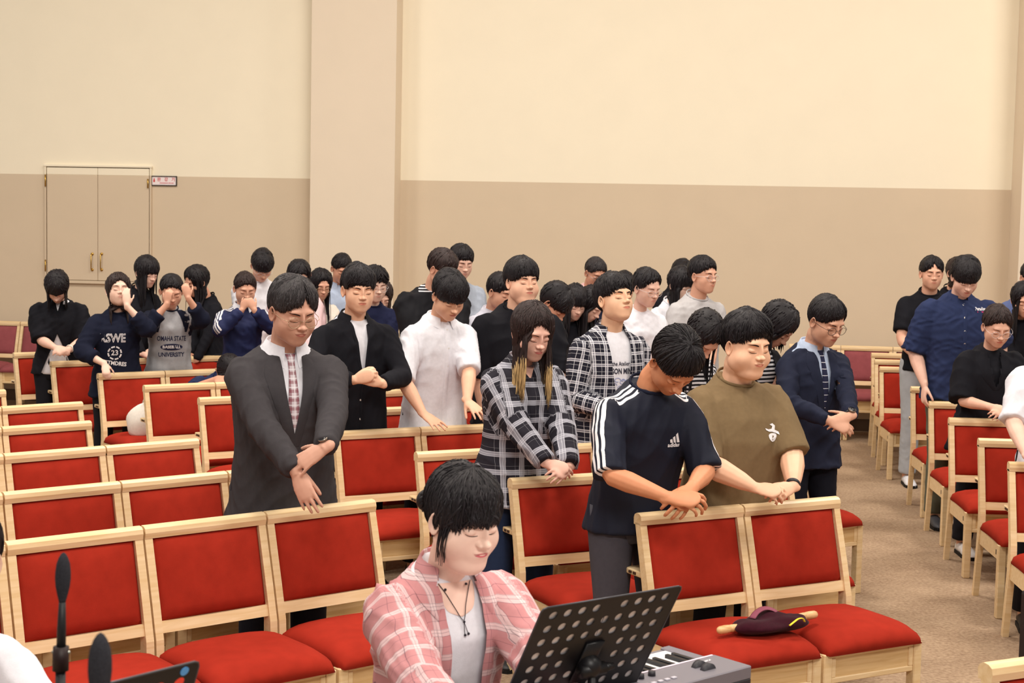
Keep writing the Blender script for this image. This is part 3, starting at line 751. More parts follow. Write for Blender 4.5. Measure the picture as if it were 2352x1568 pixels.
        # crew neck rib
        if top.get('rib', tk == 'tee'):
            a = np.linspace(0, 2*math.pi, 33); rw = (.074 if male else .064)*s*(1+.10*chub); base = center(0)
            pts = [base+B@np.array([math.cos(t)*rw, math.sin(t)*rw*.95-.004, -.010*s-.033*s*math.sin(t)-.004*abs(math.cos(t))]) for t in a]
            make_obj('neck_rib', *(lambda r: (r[0]-rloc, r[1]))(tube(pts, [(.0042, .0075)]*33, 8, up=(0, 0, 1))), top.get('ribmat', top['mat']), P.top, attrs=None)
        if top.get('collar'):
            cm = top.get('colmat', top['mat']); rw = (.066 if male else .058)*s*(1+.1*chub); base = center(0); gap = top.get('gap', .38)
            a = np.linspace(math.pi/2+gap, math.pi/2+2*math.pi-gap, 26); rows = []
            rise = .020*s
            for kz, kr in ((-.030, 1.05), (0.0, 1.0), (rise, .99), (rise+.004, 1.05), (-.004, 1.30), (-.022, 1.48)):
                row = []
                for t in a:
                    front = max(0, math.sin(t)); tip = (front**3)*(top.get('tip', .030) if kr > 1.2 else .012)*s
                    row.append(base+B@np.array([math.cos(t)*rw*kr, math.sin(t)*rw*kr*.97-.004, kz-.018*s-.016*s*math.sin(t)-tip]))
                rows.append(np.array(row))
            V_, F_ = loft(rows, cap=False, closed=False)
            rr_ = (V_-N)@B
            make_obj('collar', V_-rloc, F_, cm, P.top, attrs=np.stack([rr_[:, 0]*1.0, rr_[:, 2], rr_[:, 0]*0], 1))
    # ---- trousers, shoes
    tp = []
    for (hj, kn, an), ft in zip(lv, foot):
        tp.append(tube([hj+np.array([0, 0, .06]), hj, (hj+kn)/2, kn, (kn+an)/2, an], [.092*s*g, .098*s*g, .086*s, .072*s, .068*s, .066*s], 16, up=B[:, 1]))
    tp.append(loft([tring(z, w, h_, 0, 1.0, n=20) for z, w, h_ in ((-.44, .150, .105), (-.52, .160, .112), (-.60, .165, .112), (-.66, .15, .10))] if legs == 'stand' else
                   [tring(z, w, h_, 0, 1.0, n=20) for z, w, h_ in ((-.44, .150, .105), (-.50, .165, .12), (-.56, .17, .12), (-.60, .15, .1))]))
    tV, tF = join(tp)
    if legsvis:
        tV, tF = remesh(tV, tF, .012, 3); nn, _ = vnormals(tV, tF); tV = tV+nn*wrinkle(tV, seed+9, .006, 1)[:, None]
    P.trousers = make_obj('trousers', tV-rloc, tF, bottom if not isinstance(bottom, tuple) else cloth('%d_%d_%d' % bottom, bottom), root)
    sm = mat('shoe_%d_%d_%d' % shoes, shoes, .5, .4, noise_amt=.1)
    for ft in foot:
        b = B@np.array([0, 1., 0]); c = ft+np.array([0, 0, .0])
        rr = []
        for u, w, h_ in ((-.085, .018, .05), (-.075, .034, .075), (-.03, .038, .085), (.03, .040, .075), (.09, .046, .055), (.14, .042, .042), (.17, .026, .03), (.178, .01, .018)):
            cc = c+b*(u+.04); a = np.arange(12)*2*math.pi/12
            rr.append(np.array([cc+B[:, 0]*math.cos(t)*w+np.array([0, 0, max(0.001, h_*.5+math.sin(t)*h_*.5)]) for t in a]))
        sV, sF = loft(rr); so = make_obj('shoe', sV-rloc, sF, sm, root)
        sole = []
        for u, w in ((-.09, .02), (-.075, .037), (0, .041), (.09, .049), (.15, .044), (.182, .012)):
            cc = c+b*(u+.04); sole.append(np.array([cc-B[:, 0]*w, cc+B[:, 0]*w, cc+B[:, 0]*w+np.array([0, 0, .022]), cc-B[:, 0]*w+np.array([0, 0, .022])]))
        sV, sF = loft(sole); make_obj('sole', sV-rloc, sF, mat('sole', (225, 222, 215) if shoes[0] > 120 else (28, 26, 26), .7, .2), so, smooth=False)
    return P
def hair_mat(name, rgb, rough=.56):
    m = bpy.data.materials.new('hair_'+name); m.use_nodes = True; nt = m.node_tree; b = nt.nodes['Principled BSDF']
    b.inputs['Roughness'].default_value = rough; b.inputs['Specular IOR Level'].default_value = 0.28; b.inputs['Coat Weight'].default_value = 0.0
    tc = nt.nodes.new('ShaderNodeTexCoord'); n = nt.nodes.new('ShaderNodeTexNoise'); n.inputs['Scale'].default_value = 55; n.inputs['Detail'].default_value = 5
    mp = nt.nodes.new('ShaderNodeMapping'); mp.inputs['Scale'].default_value = (3, 3, .35); nt.links.new(tc.outputs['Object'], mp.inputs[0]); nt.links.new(mp.outputs[0], n.inputs['Vector'])
    cr = nt.nodes.new('ShaderNodeValToRGB'); c = srgb(*rgb); cr.color_ramp.elements[0].position = .35; cr.color_ramp.elements[1].position = .7
    cr.color_ramp.elements[0].color = (c[0]*.6, c[1]*.6, c[2]*.6, 1); cr.color_ramp.elements[1].color = (c[0]*1.7, c[1]*1.7, c[2]*1.7, 1)
    nt.links.new(n.outputs['Fac'], cr.inputs[0]); nt.links.new(cr.outputs[0], b.inputs['Base Color'])
    bp = nt.nodes.new('ShaderNodeBump'); bp.inputs['Strength'].default_value = .25; bp.inputs['Distance'].default_value = .004
    nt.links.new(n.outputs['Fac'], bp.inputs['Height']); nt.links.new(bp.outputs[0], b.inputs['Normal']); return m
HAIRM = {'black': hair_mat('black', (24, 20, 24)), 'brown': hair_mat('dark_brown', (44, 32, 31)), 'grey': hair_mat('greying', (48, 44, 46)), 'blond': hair_mat('dyed_blond', (176, 146, 100))}
LENS = bpy.data.materials.new('lens_glass'); LENS.use_nodes = True
_nt = LENS.node_tree; _nt.nodes.remove(_nt.nodes['Principled BSDF']); _o = _nt.nodes['Material Output']
_t = _nt.nodes.new('ShaderNodeBsdfTransparent'); _g = _nt.nodes.new('ShaderNodeBsdfGlossy'); _g.inputs['Roughness'].default_value = .05; _m = _nt.nodes.new('ShaderNodeMixShader'); _m.inputs[0].default_value = .07
_nt.links.new(_t.outputs[0], _m.inputs[1]); _nt.links.new(_g.outputs[0], _m.inputs[2]); _nt.links.new(_m.outputs[0], _o.inputs[0])

# ------------------------------------------------------------------ the hall
def wallpt(u, z, out=0.0):
    p = WALL_P+WALL_T*u+WALL_N*out; return np.array([p[0], p[1], z])
WALL_UP = mat('wall_paint_upper', (244, 234, 211), .85, .15, noise_amt=.015, noise_scale=3, bump=.05, bump_scale=60)
WALL_LO = mat('wall_paint_lower', (213, 195, 170), .85, .15, noise_amt=.02, noise_scale=3, bump=.05, bump_scale=60)
PILLAR = mat('pillar_paint', (229, 214, 193), .85, .15, noise_amt=.015, noise_scale=3, bump=.05, bump_scale=60)
uC, _ = wall_uv(2323, 440); uL, _ = wall_uv(730, 410); uR, _ = wall_uv(920, 413)
zL = .5*(wall_uv(300, 402)[1]+wall_uv(1600, 426)[1]); TOPZ = 7.5
def wslab(name, u0, u1, z0, z1, o0, o1, m):
    c = [wallpt(u0, z0, o0), wallpt(u1, z0, o0), wallpt(u1, z0, o1), wallpt(u0, z0, o1)]
    V = np.array([[*p[:2], z] for z in (z0, z1) for p in c]); F = [[0, 3, 2, 1], [4, 5, 6, 7], [0, 1, 5, 4], [1, 2, 6, 5], [2, 3, 7, 6], [3, 0, 4, 7]]
    o = make_obj(name, V, F, m, smooth=False); return o
du0, dz1 = wall_uv(109, 381); du1, _ = wall_uv(345, 386); _, dz0 = wall_uv(226, 644)
# back wall, one mesh with the two paints, holed for the wall cupboard opening by stacking slabs
uA, uB = -11.0, 7.5
rects = [(uA, uB, 0, zL, 1), (uA, uB, zL, TOPZ, 0)]
V, F, mi = [], [], []
for (a, b, z0, z1, k) in rects:
    n = len(V); V += [wallpt(a, z0), wallpt(b, z0), wallpt(b, z1), wallpt(a, z1), wallpt(a, z0, -.2), wallpt(b, z0, -.2), wallpt(b, z1, -.2), wallpt(a, z1, -.2)]
    F += [[n, n+1, n+2, n+3], [n+5, n+4, n+7, n+6], [n, n+4, n+5, n+1], [n+3, n+2, n+6, n+7], [n, n+3, n+7, n+4], [n+1, n+5, n+6, n+2]]; mi += [k]*6
tag(make_obj('wall_back', np.array(V), F, [WALL_UP, WALL_LO], smooth=False, mat_idx=mi), kind='structure')
tag(wslab('wall_pillar', uL, uR, 0, TOPZ, .30, 0, PILLAR), kind='structure')
tag(wslab('wall_pillar', uC, uC+3.0, 0, TOPZ, .5, 0, PILLAR), kind='structure')
for a, b in ((uA, uL), (uR, uC)): tag(wslab('baseboard_back', a, b, 0, .12, .02, 0, mat('baseboard', (92, 70, 52), .6)), kind='structure')
carpet = bpy.data.materials.new('carpet'); carpet.use_nodes = True; nt = carpet.node_tree; b = nt.nodes['Principled BSDF']; b.inputs['Roughness'].default_value = .95; b.inputs['Specular IOR Level'].default_value = .1
tc = nt.nodes.new('ShaderNodeTexCoord'); prev = None
n1 = nt.nodes.new('ShaderNodeTexNoise'); n1.inputs['Scale'].default_value = 2.2; n1.inputs['Detail'].default_value = 6; n1.inputs['Roughness'].default_value = .7
n2 = nt.nodes.new('ShaderNodeTexNoise'); n2.inputs['Scale'].default_value = 55; n2.inputs['Detail'].default_value = 4
nt.links.new(tc.outputs['Object'], n1.inputs['Vector']); nt.links.new(tc.outputs['Object'], n2.inputs['Vector'])
ad = nt.nodes.new('ShaderNodeMath'); ad.operation = 'MULTIPLY_ADD'; ad.inputs[1].default_value = .55; nt.links.new(n2.outputs['Fac'], ad.inputs[0])
m2 = nt.nodes.new('ShaderNodeMath'); m2.operation = 'MULTIPLY'; m2.inputs[1].default_value = .45; nt.links.new(n1.outputs['Fac'], m2.inputs[0]); nt.links.new(m2.outputs[0], ad.inputs[2])
cr = nt.nodes.new('ShaderNodeValToRGB'); cr.color_ramp.elements[0].position = .32; cr.color_ramp.elements[1].position = .66; cr.color_ramp.elements[0].color = srgb(126, 102, 82); cr.color_ramp.elements[1].color = srgb(180, 156, 130)
nt.links.new(ad.outputs[0], cr.inputs[0]); nt.links.new(cr.outputs[0], b.inputs['Base Color'])
bp = nt.nodes.new('ShaderNodeBump'); bp.inputs['Strength'].default_value = .6; bp.inputs['Distance'].default_value = .006; nt.links.new(n2.outputs['Fac'], bp.inputs['Height']); nt.links.new(bp.outputs[0], b.inputs['Normal'])
tag(make_obj('floor', [(-9, -1.5, 0), (9, -1.5, 0), (9, 18, 0), (-9, 18, 0), (-9, -1.5, -.1), (9, -1.5, -.1), (9, 18, -.1), (-9, 18, -.1)], [[0, 1, 2, 3], [7, 6, 5, 4], [0, 4, 5, 1], [1, 5, 6, 2], [2, 6, 7, 3], [3, 7, 4, 0]], carpet, smooth=False), kind='structure')
tag(make_obj('ceiling', *box(-9, 9, -1.5, 18, 7.5, 7.6), mat('ceiling_paint', (240, 236, 226), .9), smooth=False), kind='structure')
# double cupboard doors high in the wall
def wbox(parent, name, u0, u1, z0, z1, o0, o1, m, bev=.003):
    V, F = rbox(u0, u1, -o1, -o0, z0, z1, bev, 1)      # x along wall, -y out of the wall
    pos = [wallpt(0, 0)[:2]]; V2 = np.array([[*(wallpt(v[0], v[2], -v[1]))] for v in V]); return make_obj(name, V2, F, m, parent, smooth=False)
door = empty('door_1', (0, 0, 0)); tag(door, kind='structure')
DIVZ = zL-.0
GR = mat('door_gap', (120, 104, 82), .8)
uM = (du0+du1)/2
for a, b_, sgn in ((du0+.004, uM-.002, -1), (uM+.002, du1-.004, 1)):
    lf = wbox(door, 'door_leaf', a, b_, dz0, zL, .004, .026, WALL_LO, .004); wbox(lf, 'leaf_top', a, b_, zL, dz1-.015, .004, .026, WALL_UP, .003)
wbox(door, 'gap_shadow', du0-.004, du1+.004, dz0-.006, dz1-.004, 0, .0035, GR)
wbox(door, 'door_frame', du0-.022, du0-.004, dz0-.02, zL, 0, .030, WALL_LO); wbox(door, 'door_frame', du1+.004, du1+.022, dz0-.02, zL, 0, .030, WALL_LO)
wbox(door, 'door_frame', du0-.022, du0-.004, zL, dz1+.01, 0, .030, WALL_UP); wbox(door, 'door_frame', du1+.004, du1+.022, zL, dz1+.01, 0, .030, WALL_UP)
wbox(door, 'door_frame', du0-.03, du1+.03, dz1-.006, dz1+.016, 0, .036, WALL_UP); wbox(door, 'door_sill', du0-.03, du1+.03, dz0-.035, dz0-.004, 0, .036, WALL_LO)
BRASS = mat('brass', (196, 160, 84), .28, .5, 1.0)
for px_ in (214.5, 236):
    (u, z1_), (_, z0_) = wall_uv(px_, 583), wall_uv(px_, 619)
    hp = [wallpt(u, z0_, .02), wallpt(u, z0_, .05), wallpt(u, z0_+.01, .062), wallpt(u, z1_-.01, .062), wallpt(u, z1_, .05), wallpt(u, z1_, .02)]
    parts = [tube(hp, [.008, .007, .006, .006, .007, .008], 10), ellipsoid(wallpt(u, z0_, .03), (.016, .010, .016)), ellipsoid(wallpt(u, z1_, .03), (.016, .010, .016))]
    make_obj('door_handle', *join(parts), BRASS, door)
for px_, y0, y1 in ((107.5, 401, 428), (107.5, 596, 622), (342.5, 411, 432)):
    (u, a), (_, b_) = wall_uv(px_, y0), wall_uv(px_, y1)
    make_obj('hinge', *join([tube([wallpt(u, a, .036), wallpt(u, b_, .036)], [.008, .008], 8), tube([wallpt(u, a-.03, .036), wallpt(u, a-.034, .036)], [.0095, .0095], 8)]), BRASS, door)
# sign
(su0, sz1), (su1, sz0) = wall_uv(348.5, 403.5), wall_uv(407, 427)
sg = empty('sign', wallpt((su0+su1)/2, sz0).tolist()); tag(sg, 'small white framed wall sign with red arrow and lettering by the cupboard doors', 'sign')
sc_ = np.array(sg.location)
def wb(name, u0, u1, z0, z1, o0, o1, m, par=None):
    V, F = box(u0, u1, o0, o1, z0, z1); V = np.array([wallpt(v[0], v[2], v[1]) for v in V])-sc_; return make_obj(name, V, F, m, par or sg, smooth=False)
DK = mat('sign_frame', (48, 38, 36), .5)
board = wb('sign_board', su0, su1, sz0, sz1, .002, .010, mat('sign_white', (240, 228, 228), .5))
for n_, a in (('frame_bar', (su0, su1, sz1-.008, sz1)), ('frame_bar', (su0, su1, sz0, sz0+.008)), ('frame_bar', (su0, su0+.008, sz0, sz1)), ('frame_bar', (su1-.008, su1, sz0, sz1))): wb(n_, *a, .002, .018, DK)
RED = mat('sign_red', (205, 40, 40), .5); PINK = mat('sign_pink', (214, 120, 130), .5)
def wtext(txt, size, u, z, m, nm='lettering', sx=1.0):
    V, F = text_mesh(txt, size, .0006)
    if len(V): make_obj(nm, np.array([wallpt(u+v[0]*sx, z+v[1], .0115) for v in V])-sc_, F, m, board, smooth=False)
W_ = su1-su0; Hh = sz1-sz0
wtext('완', .044, su0+W_*.30, sz0+Hh*.62, RED); wtext('강', .044, su0+W_*.58, sz0+Hh*.62, RED); wtext('기', .044, su0+W_*.86, sz0+Hh*.62, RED)
wtext('DESCENDING LIFE LINE', .017, su0+W_*.60, sz0+Hh*.27, PINK, sx=.85)
ua = su0+W_*.11; za = sz0+Hh*.52
arrow = [(-.006, .022), (.006, .022), (.006, -.002), (.014, -.002), (0, -.020), (-.014, -.002), (-.006, -.002)]
make_obj('arrow', np.array([wallpt(ua+x, za+z, .0115) for x, z in arrow])-sc_, [[0, 1, 2, 6], [3, 4, 5], [2, 3, 5, 6]], RED, board, smooth=False)

# ------------------------------------------------------------------ chairs
WOOD = wood_mat('birch_wood', (236, 210, 168), (222, 190, 140)); WOODD = wood_mat('birch_wood_panel', (224, 192, 142), (204, 166, 112))
REDF = mat('red_upholstery', (158, 44, 30), .95, .08, noise_amt=.10, noise_scale=18, bump=.12, bump_scale=500)
PURF = mat('faded_rose_upholstery', (146, 78, 82), .92, .12, noise_amt=.10, noise_scale=18, bump=.12, bump_scale=500)
CW = .494
def prof_x(x0, x1, pts, bev=0.0):
    """outline (y,z) swept along x"""
    n = len(pts); V = [(x, p[0], p[1]) for x in (x0, x1) for p in pts]; F = [list(range(n))[::-1], [n+i for i in range(n)]]
    for i in range(n): j = (i+1) % n; F.append([i, j, n+j, n+i])
    return np.array(V, float), F
def cushion(x0, x1, z0, z1, thick, nu=11, nv=9):
    """upright pad: rounded front face bulging to -y"""
    V, F = [], []
    for j in range(nv):
        for i in range(nu):
            u, v = -1+2*i/(nu-1), -1+2*j/(nv-1); u = math.copysign(1-(1-abs(u))**1.6, u); v = math.copysign(1-(1-abs(v))**1.6, v)
            d = thick*((1-abs(u)**5)*(1-abs(v)**4))**.45*(1-.12*(u*u))
            V.append(((x0+x1)/2+u*(x1-x0)/2, -d, (z0+z1)/2+v*(z1-z0)/2))
    n = len(V)
    for j in range(nv-1):
        for i in range(nu-1): a = j*nu+i; F.append([a, a+1, a+nu+1, a+nu])
    V += [(x0, .018, z0), (x1, .018, z0), (x1, .018, z1), (x0, .018, z1)]
    F.append([n+3, n+2, n+1, n])
    e = [i for i in range(nu)]; F.append([n, n+1]+e[::-1]); e = [(nv-1)*nu+i for i in range(nu)]; F.append([n+2, n+3]+e)
    e = [j*nu for j in range(nv)]; F.append([n+3, n]+e); e = [j*nu+nu-1 for j in range(nv)]; F.append([n+1, n+2]+e[::-1])
    return np.array(V), F
def lean_y(z): return np.interp(z, [0, .42, .50, .86], [.085, .005, .018, .108])
def make_chair(fabric, pos, rz):
    root = empty('chair', pos, rz); h = CW/2; o = {}
    zs = [0, .20, .40, .47, .60, .83]; yc = [.085, .045, .008, .010, .040, .100]; ht = [.019, .021, .026, .024, .021, .018]
    pts = [(c-t, z) for z, c, t in zip(zs, yc, ht)]+[(c+t, z) for z, c, t in list(zip(zs, yc, ht))[::-1]]
    for x0, x1 in ((-h, -h+.030), (h-.030, h)):
        V, F = prof_x(x0, x1, pts[::-1]); make_obj('back_post', V, F, WOOD, root, smooth=False)
    pr = [(.078, .822), (.074, .842), (.078, .858), (.090, .866), (.108, .868), (.122, .861), (.128, .848), (.126, .822)]
    V, F = prof_x(-h, h, pr[::-1]); make_obj('top_rail', V, F, WOOD, root, smooth=False)
    V, F = prof_x(-h+.028, h-.028, [(.008, .488), (.000, .490), (.010, .530), (.046, .530), (.036, .488)][::-1]); make_obj('lower_rail', V, F, WOOD, root, smooth=False)
    V, F = cushion(-h+.031, h-.031, .530, .822, .030); V[:, 1] += lean_y(V[:, 2])-.004; make_obj('backrest', V, F, fabric, root)
    # seat cushion: domed, front rolled over
    nu, nv = 13, 13; V, F = [], []
    for j in range(nv):
        for i in range(nu):
            u, v = -1+2*i/(nu-1), -1+2*j/(nv-1); u = math.copysign(1-(1-abs(u))**1.7, u); v = math.copysign(1-(1-abs(v))**1.7, v)
            z = .392+.066*((1-abs(u)**5)*(1-abs(v)**5))**.4+.008*(1-u*u)-.020*max(0, -v-.3)**1.5
            V.append((u*(h-.002)*(1-.055*abs(v)**9*(v < 0)), -.225+v*.235*(1-.05*abs(u)**9*(v < 0)), z))
    n = len(V)
    for j in range(nv-1):
        for i in range(nu-1): a = j*nu+i; F.append([a, a+1, a+nu+1, a+nu])
    V += [(-h+.022, -.440, .384), (h-.022, -.440, .384), (h-.004, .008, .384), (-h+.004, .008, .384)]; F.append([n+3, n+2, n+1, n])
    F.append([n, n+1]+[i for i in range(nu)][::-1]); F.append([n+2, n+3]+[(nv-1)*nu+i for i in range(nu)]); F.append([n+3, n]+[j*nu for j in range(nv)]); F.append([n+1, n+2]+[j*nu+nu-1 for j in range(nv)][::-1])
    make_obj('seat_cushion', np.array(V), F, fabric, root)
    for sx in (-1, 1):
        V, F = rbox(sx*(h-.022)-.020, sx*(h-.022)+.020, -.435, -.390, 0, .384, .004, 1); make_obj('front_leg', V, F, WOOD, root, smooth=False)
        V, F = rbox(sx*(h-.016)-.010, sx*(h-.016)+.010, -.390, .000, .300, .384, .003, 1); sr = make_obj('side_rail', V, F, WOOD, root, smooth=False)
        V, F = box(sx*(h-.016)-.0115, sx*(h-.016)+.0115, -.372, -.360, .325, .350); make_obj('link_catch', V, F, mat('dark_metal', (60, 50, 46), .4, .5, .5), sr, smooth=False)
    fr = [rbox(-h+.042, h-.042, -.430, -.408, z0, z1, .003, 1) for z0, z1 in ((.268, .290), (.366, .384))]+[rbox(x0, x1, -.430, -.408, .289, .367, .003, 1) for x0, x1 in ((-h+.042, -h+.064), (h-.064, h-.042))]
    ap = make_obj('front_apron', *join(fr), WOOD, root, smooth=False); ap['kind'] = 'part'; del ap['kind']
    make_obj('recessed_panel', *box(-h+.060, h-.060, -.424, -.412, .286, .370), WOODD, ap, smooth=False)
    V, F = rbox(-h+.012, h-.012, .055, .205, .612, .636, .004, 1); tr = make_obj('book_ledge', V, F, WOOD, root, smooth=False)
    for y in (.130, .160): make_obj('ledge_slot', *box(-h+.009, -h+.014, y-.010, y+.010, .619, .629), mat('dark_slot', (70, 48, 34), .8), tr, smooth=False)
    return root
def copy_tree(o, parent=None):
    c = o.copy(); COL.objects.link(c); c.parent = parent
    for ch in list(o.children): copy_tree(ch, c)
    return c
proto = {}
ORD = ['first', 'second', 'third', 'fourth', 'fifth', 'sixth', 'seventh', 'eighth', 'ninth', 'tenth']
SEATS = {}
def row(key, start, ang, idxs, fabric, labelf, group, gaps=()):
    """start: world (x,y) of the left top corner of chair 0; idxs chair indices to the right"""
    a = math.radians(ang); r = np.array([math.cos(a), math.sin(a)]); bk = np.array([-math.sin(a), math.cos(a)])
    for i in idxs:
        c = np.array(start)+r*(i*.502+.247)-bk*.085; pos = (c[0], c[1], 0)
        if fabric not in proto: o = proto[fabric] = make_chair(fabric, pos, a)
        else: o = copy_tree(proto[fabric]); o.location = pos; o.rotation_euler = (0, 0, a)
        SEATS[(key, i)] = (c, a)
        tag(o, labelf(i), 'chair', group)
gL, gM, gR, gP = 'red chairs of the left block', 'red chairs of the middle block', 'red chairs of the right block', 'rose chairs along the back wall'
# left block: ends on the right, extends left out of frame
Ls = [((-.53, 6.05), 39, 4, 0), ((-.85, 6.98), 39, 5, 0), ((-1.57, 7.66), 39, 4, 0), ((-2.28, 8.26), 40, 3, 0), ((-2.57, 9.12), 40, 3, 0), ((-3.22, 9.68), 40, 2, 0)]
for k, (e, ang, n, _) in enumerate(Ls):
    st = (e[0]-math.cos(math.radians(ang))*.502*n, e[1]-math.sin(math.radians(ang))*.502*n)
    row('L%d' % (k+1), st, ang, range(n), REDF, (lambda i, k=k, n=n: 'red chair in the left block, %s row from the front, %s from its right end' % (ORD[k], ORD[n-1-i])), gL)
# middle block: starts on the left at the diagonal aisle
Ms = [((.51, 5.85), 28.5, 2), ((.01, 6.62), 26, 3), ((-.45, 7.34), 26.5, 4), ((-.93, 8.02), 28, 6), ((-1.42, 8.74), 29.5, 6), ((-1.94, 9.44), 31, 6), ((-2.44, 10.09), 33, 5), ((-2.94, 10.80), 35, 5), ((-3.53, 11.64), 36, 5), ((-4.04, 12.32), 36, 5)]
for k, (st, ang, n) in enumerate(Ms):
    row('M%d' % (k+1), st, ang, range(n), REDF, (lambda i, k=k: 'red chair in the middle block, %s row from the front, %s from its left end' % (ORD[k], ORD[i])), gM)
row('M3e', (1.25, 8.42), 33, [0], REDF, lambda i: 'red chair at the aisle end of the third middle row, beside the navy suit man', gM)
Rs = [((2.45, 7.41), 2), ((2.56, 8.26), 2), ((2.66, 9.18), 2), ((2.78, 10.07), 2), ((2.91, 11.03), 2), ((3.07, 12.65), 3), ((3.20, 13.38), 3), ((3.34, 14.10), 3)]
for k, (st, n) in enumerate(Rs):
    row('R%d' % (k+1), st, -4, range(n), REDF, (lambda i, k=k: 'red chair in the right block, %s row back from the camera, %s from the aisle' % (ORD[k], ORD[i])), gR)
STANDROWS = [(st, ang) for st, ang, n in Ms]+[(st, -4) for st, n in Rs]+[((-.53-3*.39, 6.05-3*.316), 39)]
row('R0', (1.25, 3.86), 26, [0, 1], REDF, lambda i: ['nearest red chair of all, only its pale top rail showing at the bottom right corner', 'red padded chair just outside the bottom right corner beside the nearest one'][i], gR)
pb = atz(48, 740, .86); a = math.radians(-7.45)
row('P', (pb[0]-math.cos(a)*.502*2, pb[1]-math.sin(a)*.502*2), -7.45, [0, 1, 2, 3], PURF, lambda i: 'faded rose chair against the back wall at the left edge, %s from the left' % ORD[i], gP)
pb = atz(2052, 798.5, .86)
row('P2', (pb[0]-math.cos(a)*.502*2, pb[1]-math.sin(a)*.502*2), -7.45, [0, 1, 2], PURF, lambda i: 'faded rose chair against the back wall beyond the aisle, %s from the left' % ORD[i], gP)

# ------------------------------------------------------------------ people
T_L = (240, 200, 180); T_M = (226, 172, 146); T_D = (210, 154, 128); T_P = (236, 190, 170)
BLACK = cloth('black', (24, 24, 30)); NAVY = cloth('navy', (30, 34, 62)); DNAVY = cloth('dark_navy', (24, 28, 46)); WHITE = cloth('white', (228, 228, 236)); CREAM = cloth('cream', (236, 226, 214))
CHAR = cloth('charcoal_suit', (62, 59, 62)); NAVYS = cloth('navy_suit', (34, 38, 56)); PINKC = cloth('pink', (242, 208, 212)); OLIVE = cloth('olive', (122, 102, 74)); LBLUE = cloth('light_blue', (176, 190, 214))
GBLUE = cloth('grey_blue', (160, 168, 182)); LGREY = cloth('light_grey', (188, 186, 188)); BLUE = cloth('denim_blue', (42, 52, 86)); GREYM = cloth('grey_marl', (160, 160, 164)); PALE = cloth('pale_lilac', (206, 206, 220))
DENIM = mat('denim', (40, 52, 78), .9, .15, noise_amt=.2, noise_scale=30, bump=.15, bump_scale=300); BEAN = mat('grey_jeans', (172, 176, 182), .9, .15, noise_amt=.12, noise_scale=14)
CARGO = mat('olive_cargo', (96, 96, 82), .9, .15, noise_amt=.12, noise_scale=20); GREYP = mat('grey_shorts', (70, 68, 76), .9, .15, noise_amt=.08, noise_scale=40)
PLBW = plaid_mat('plaid_black_white', (40, 38, 46), (172, 172, 184), (232, 232, 240), .082, .078, [(0, 0), (.34, 1), (.64, 0)], [(0, 0), (.36, 1), (.375, 0), (.47, 1), (.485, 0), (.60, 1), (.615, 0), (.84, .5), (.85, 0)])
PLNV = plaid_mat('plaid_navy_white', (34, 34, 46), (150, 150, 162), (240, 240, 246), .058, .058, [(0, 0), (.40, 1), (.60, 0)], [(0, 0), (.36, 1), (.42, 0), (.56, 1), (.62, 0), (.90, .6), (.93, 0)])
PLPK = plaid_mat('plaid_pink', (192, 134, 136), (228, 210, 210), (96, 66, 82), .058, .060, [(0, 0), (.34, .9), (.60, 0)], [(0, 0), (.33, .8), (.345, 0), (.46, .8), (.475, 0), (.575, .8), (.59, 0), (.90, .8), (.915, 0)])
TIEP = plaid_mat('tie_check', (206, 196, 202), (130, 52, 66), (240, 236, 240), .030, .034, [(0, 0), (.35, 1), (.72, 0)], [(0, 0), (.90, 1)])
TIEN = striped_mat('tie_stripe', (40, 42, 66), (206, 206, 214), 'Y', .034, .10)
STRIPE = striped_mat('stripe_tee', (28, 26, 32), (232, 230, 234), 'Y', .022, .5); STRIPE2 = striped_mat('stripe_inner', (24, 24, 32), (225, 225, 230), 'Y', .018, .4)
ADN = three_stripe_mat('navy_three_stripe', (24, 28, 44)); ADN2 = three_stripe_mat('navy_jersey_stripe', (30, 38, 78))
DEC_W = mat('print_white', (236, 234, 238), .7, .2); DEC_D = mat('print_dark', (52, 52, 66), .7, .2); DEC_B = mat('print_blue', (150, 160, 200), .7, .2); DEC_N = mat('print_navy', (36, 38, 66), .7, .2)
BTN = mat('button', (235, 232, 225), .35, .5)
def buttons(P, x, zs, m=BTN, r=.0055):
    for z in zs:
        V, F = ellipsoid((0, 0, 0), (r, r, .0015), 10, 5); P.decal('button', (V[:, :2], F), x, z, m, .003)
def watch(P, right, m=(30, 30, 34), big=False):
    S, E_, W, fd, nr, o = P.A[right]; ax = unit(W-E_); c = W-ax*.018*P.s
    u = unit(np.cross(ax, nr)); v = np.cross(ax, u); a = np.linspace(0, 2*math.pi, 21); ro = np.array(P.root.location)
    ring = [c+u*math.cos(t)*.029*P.s+v*math.sin(t)*.026*P.s for t in a]
    wv, wf = tube(ring, [(.0035, .010)]*21, 8, up=ax); o_ = make_obj('watch_strap' if big else 'wristband', wv-ro, wf, mat('strap_%d_%d_%d' % m, m, .5, .4), P.root)
    if big:
        nn = unit(nr-ax*np.dot(nr, ax)); V, F = tube([c+nn*.024, c+nn*.036], [.019, .018], 16, up=ax); make_obj('watch_face', V-ro, F, mat('watch_face', (24, 24, 30), .15, .6), o_)
        V, F = tube([c+nn*.026, c+nn*.034], [.0205, .0205], 16, up=ax); make_obj('watch_case', V-ro, F, mat('watch_case', (150, 140, 130), .3, .6, .8), o_)
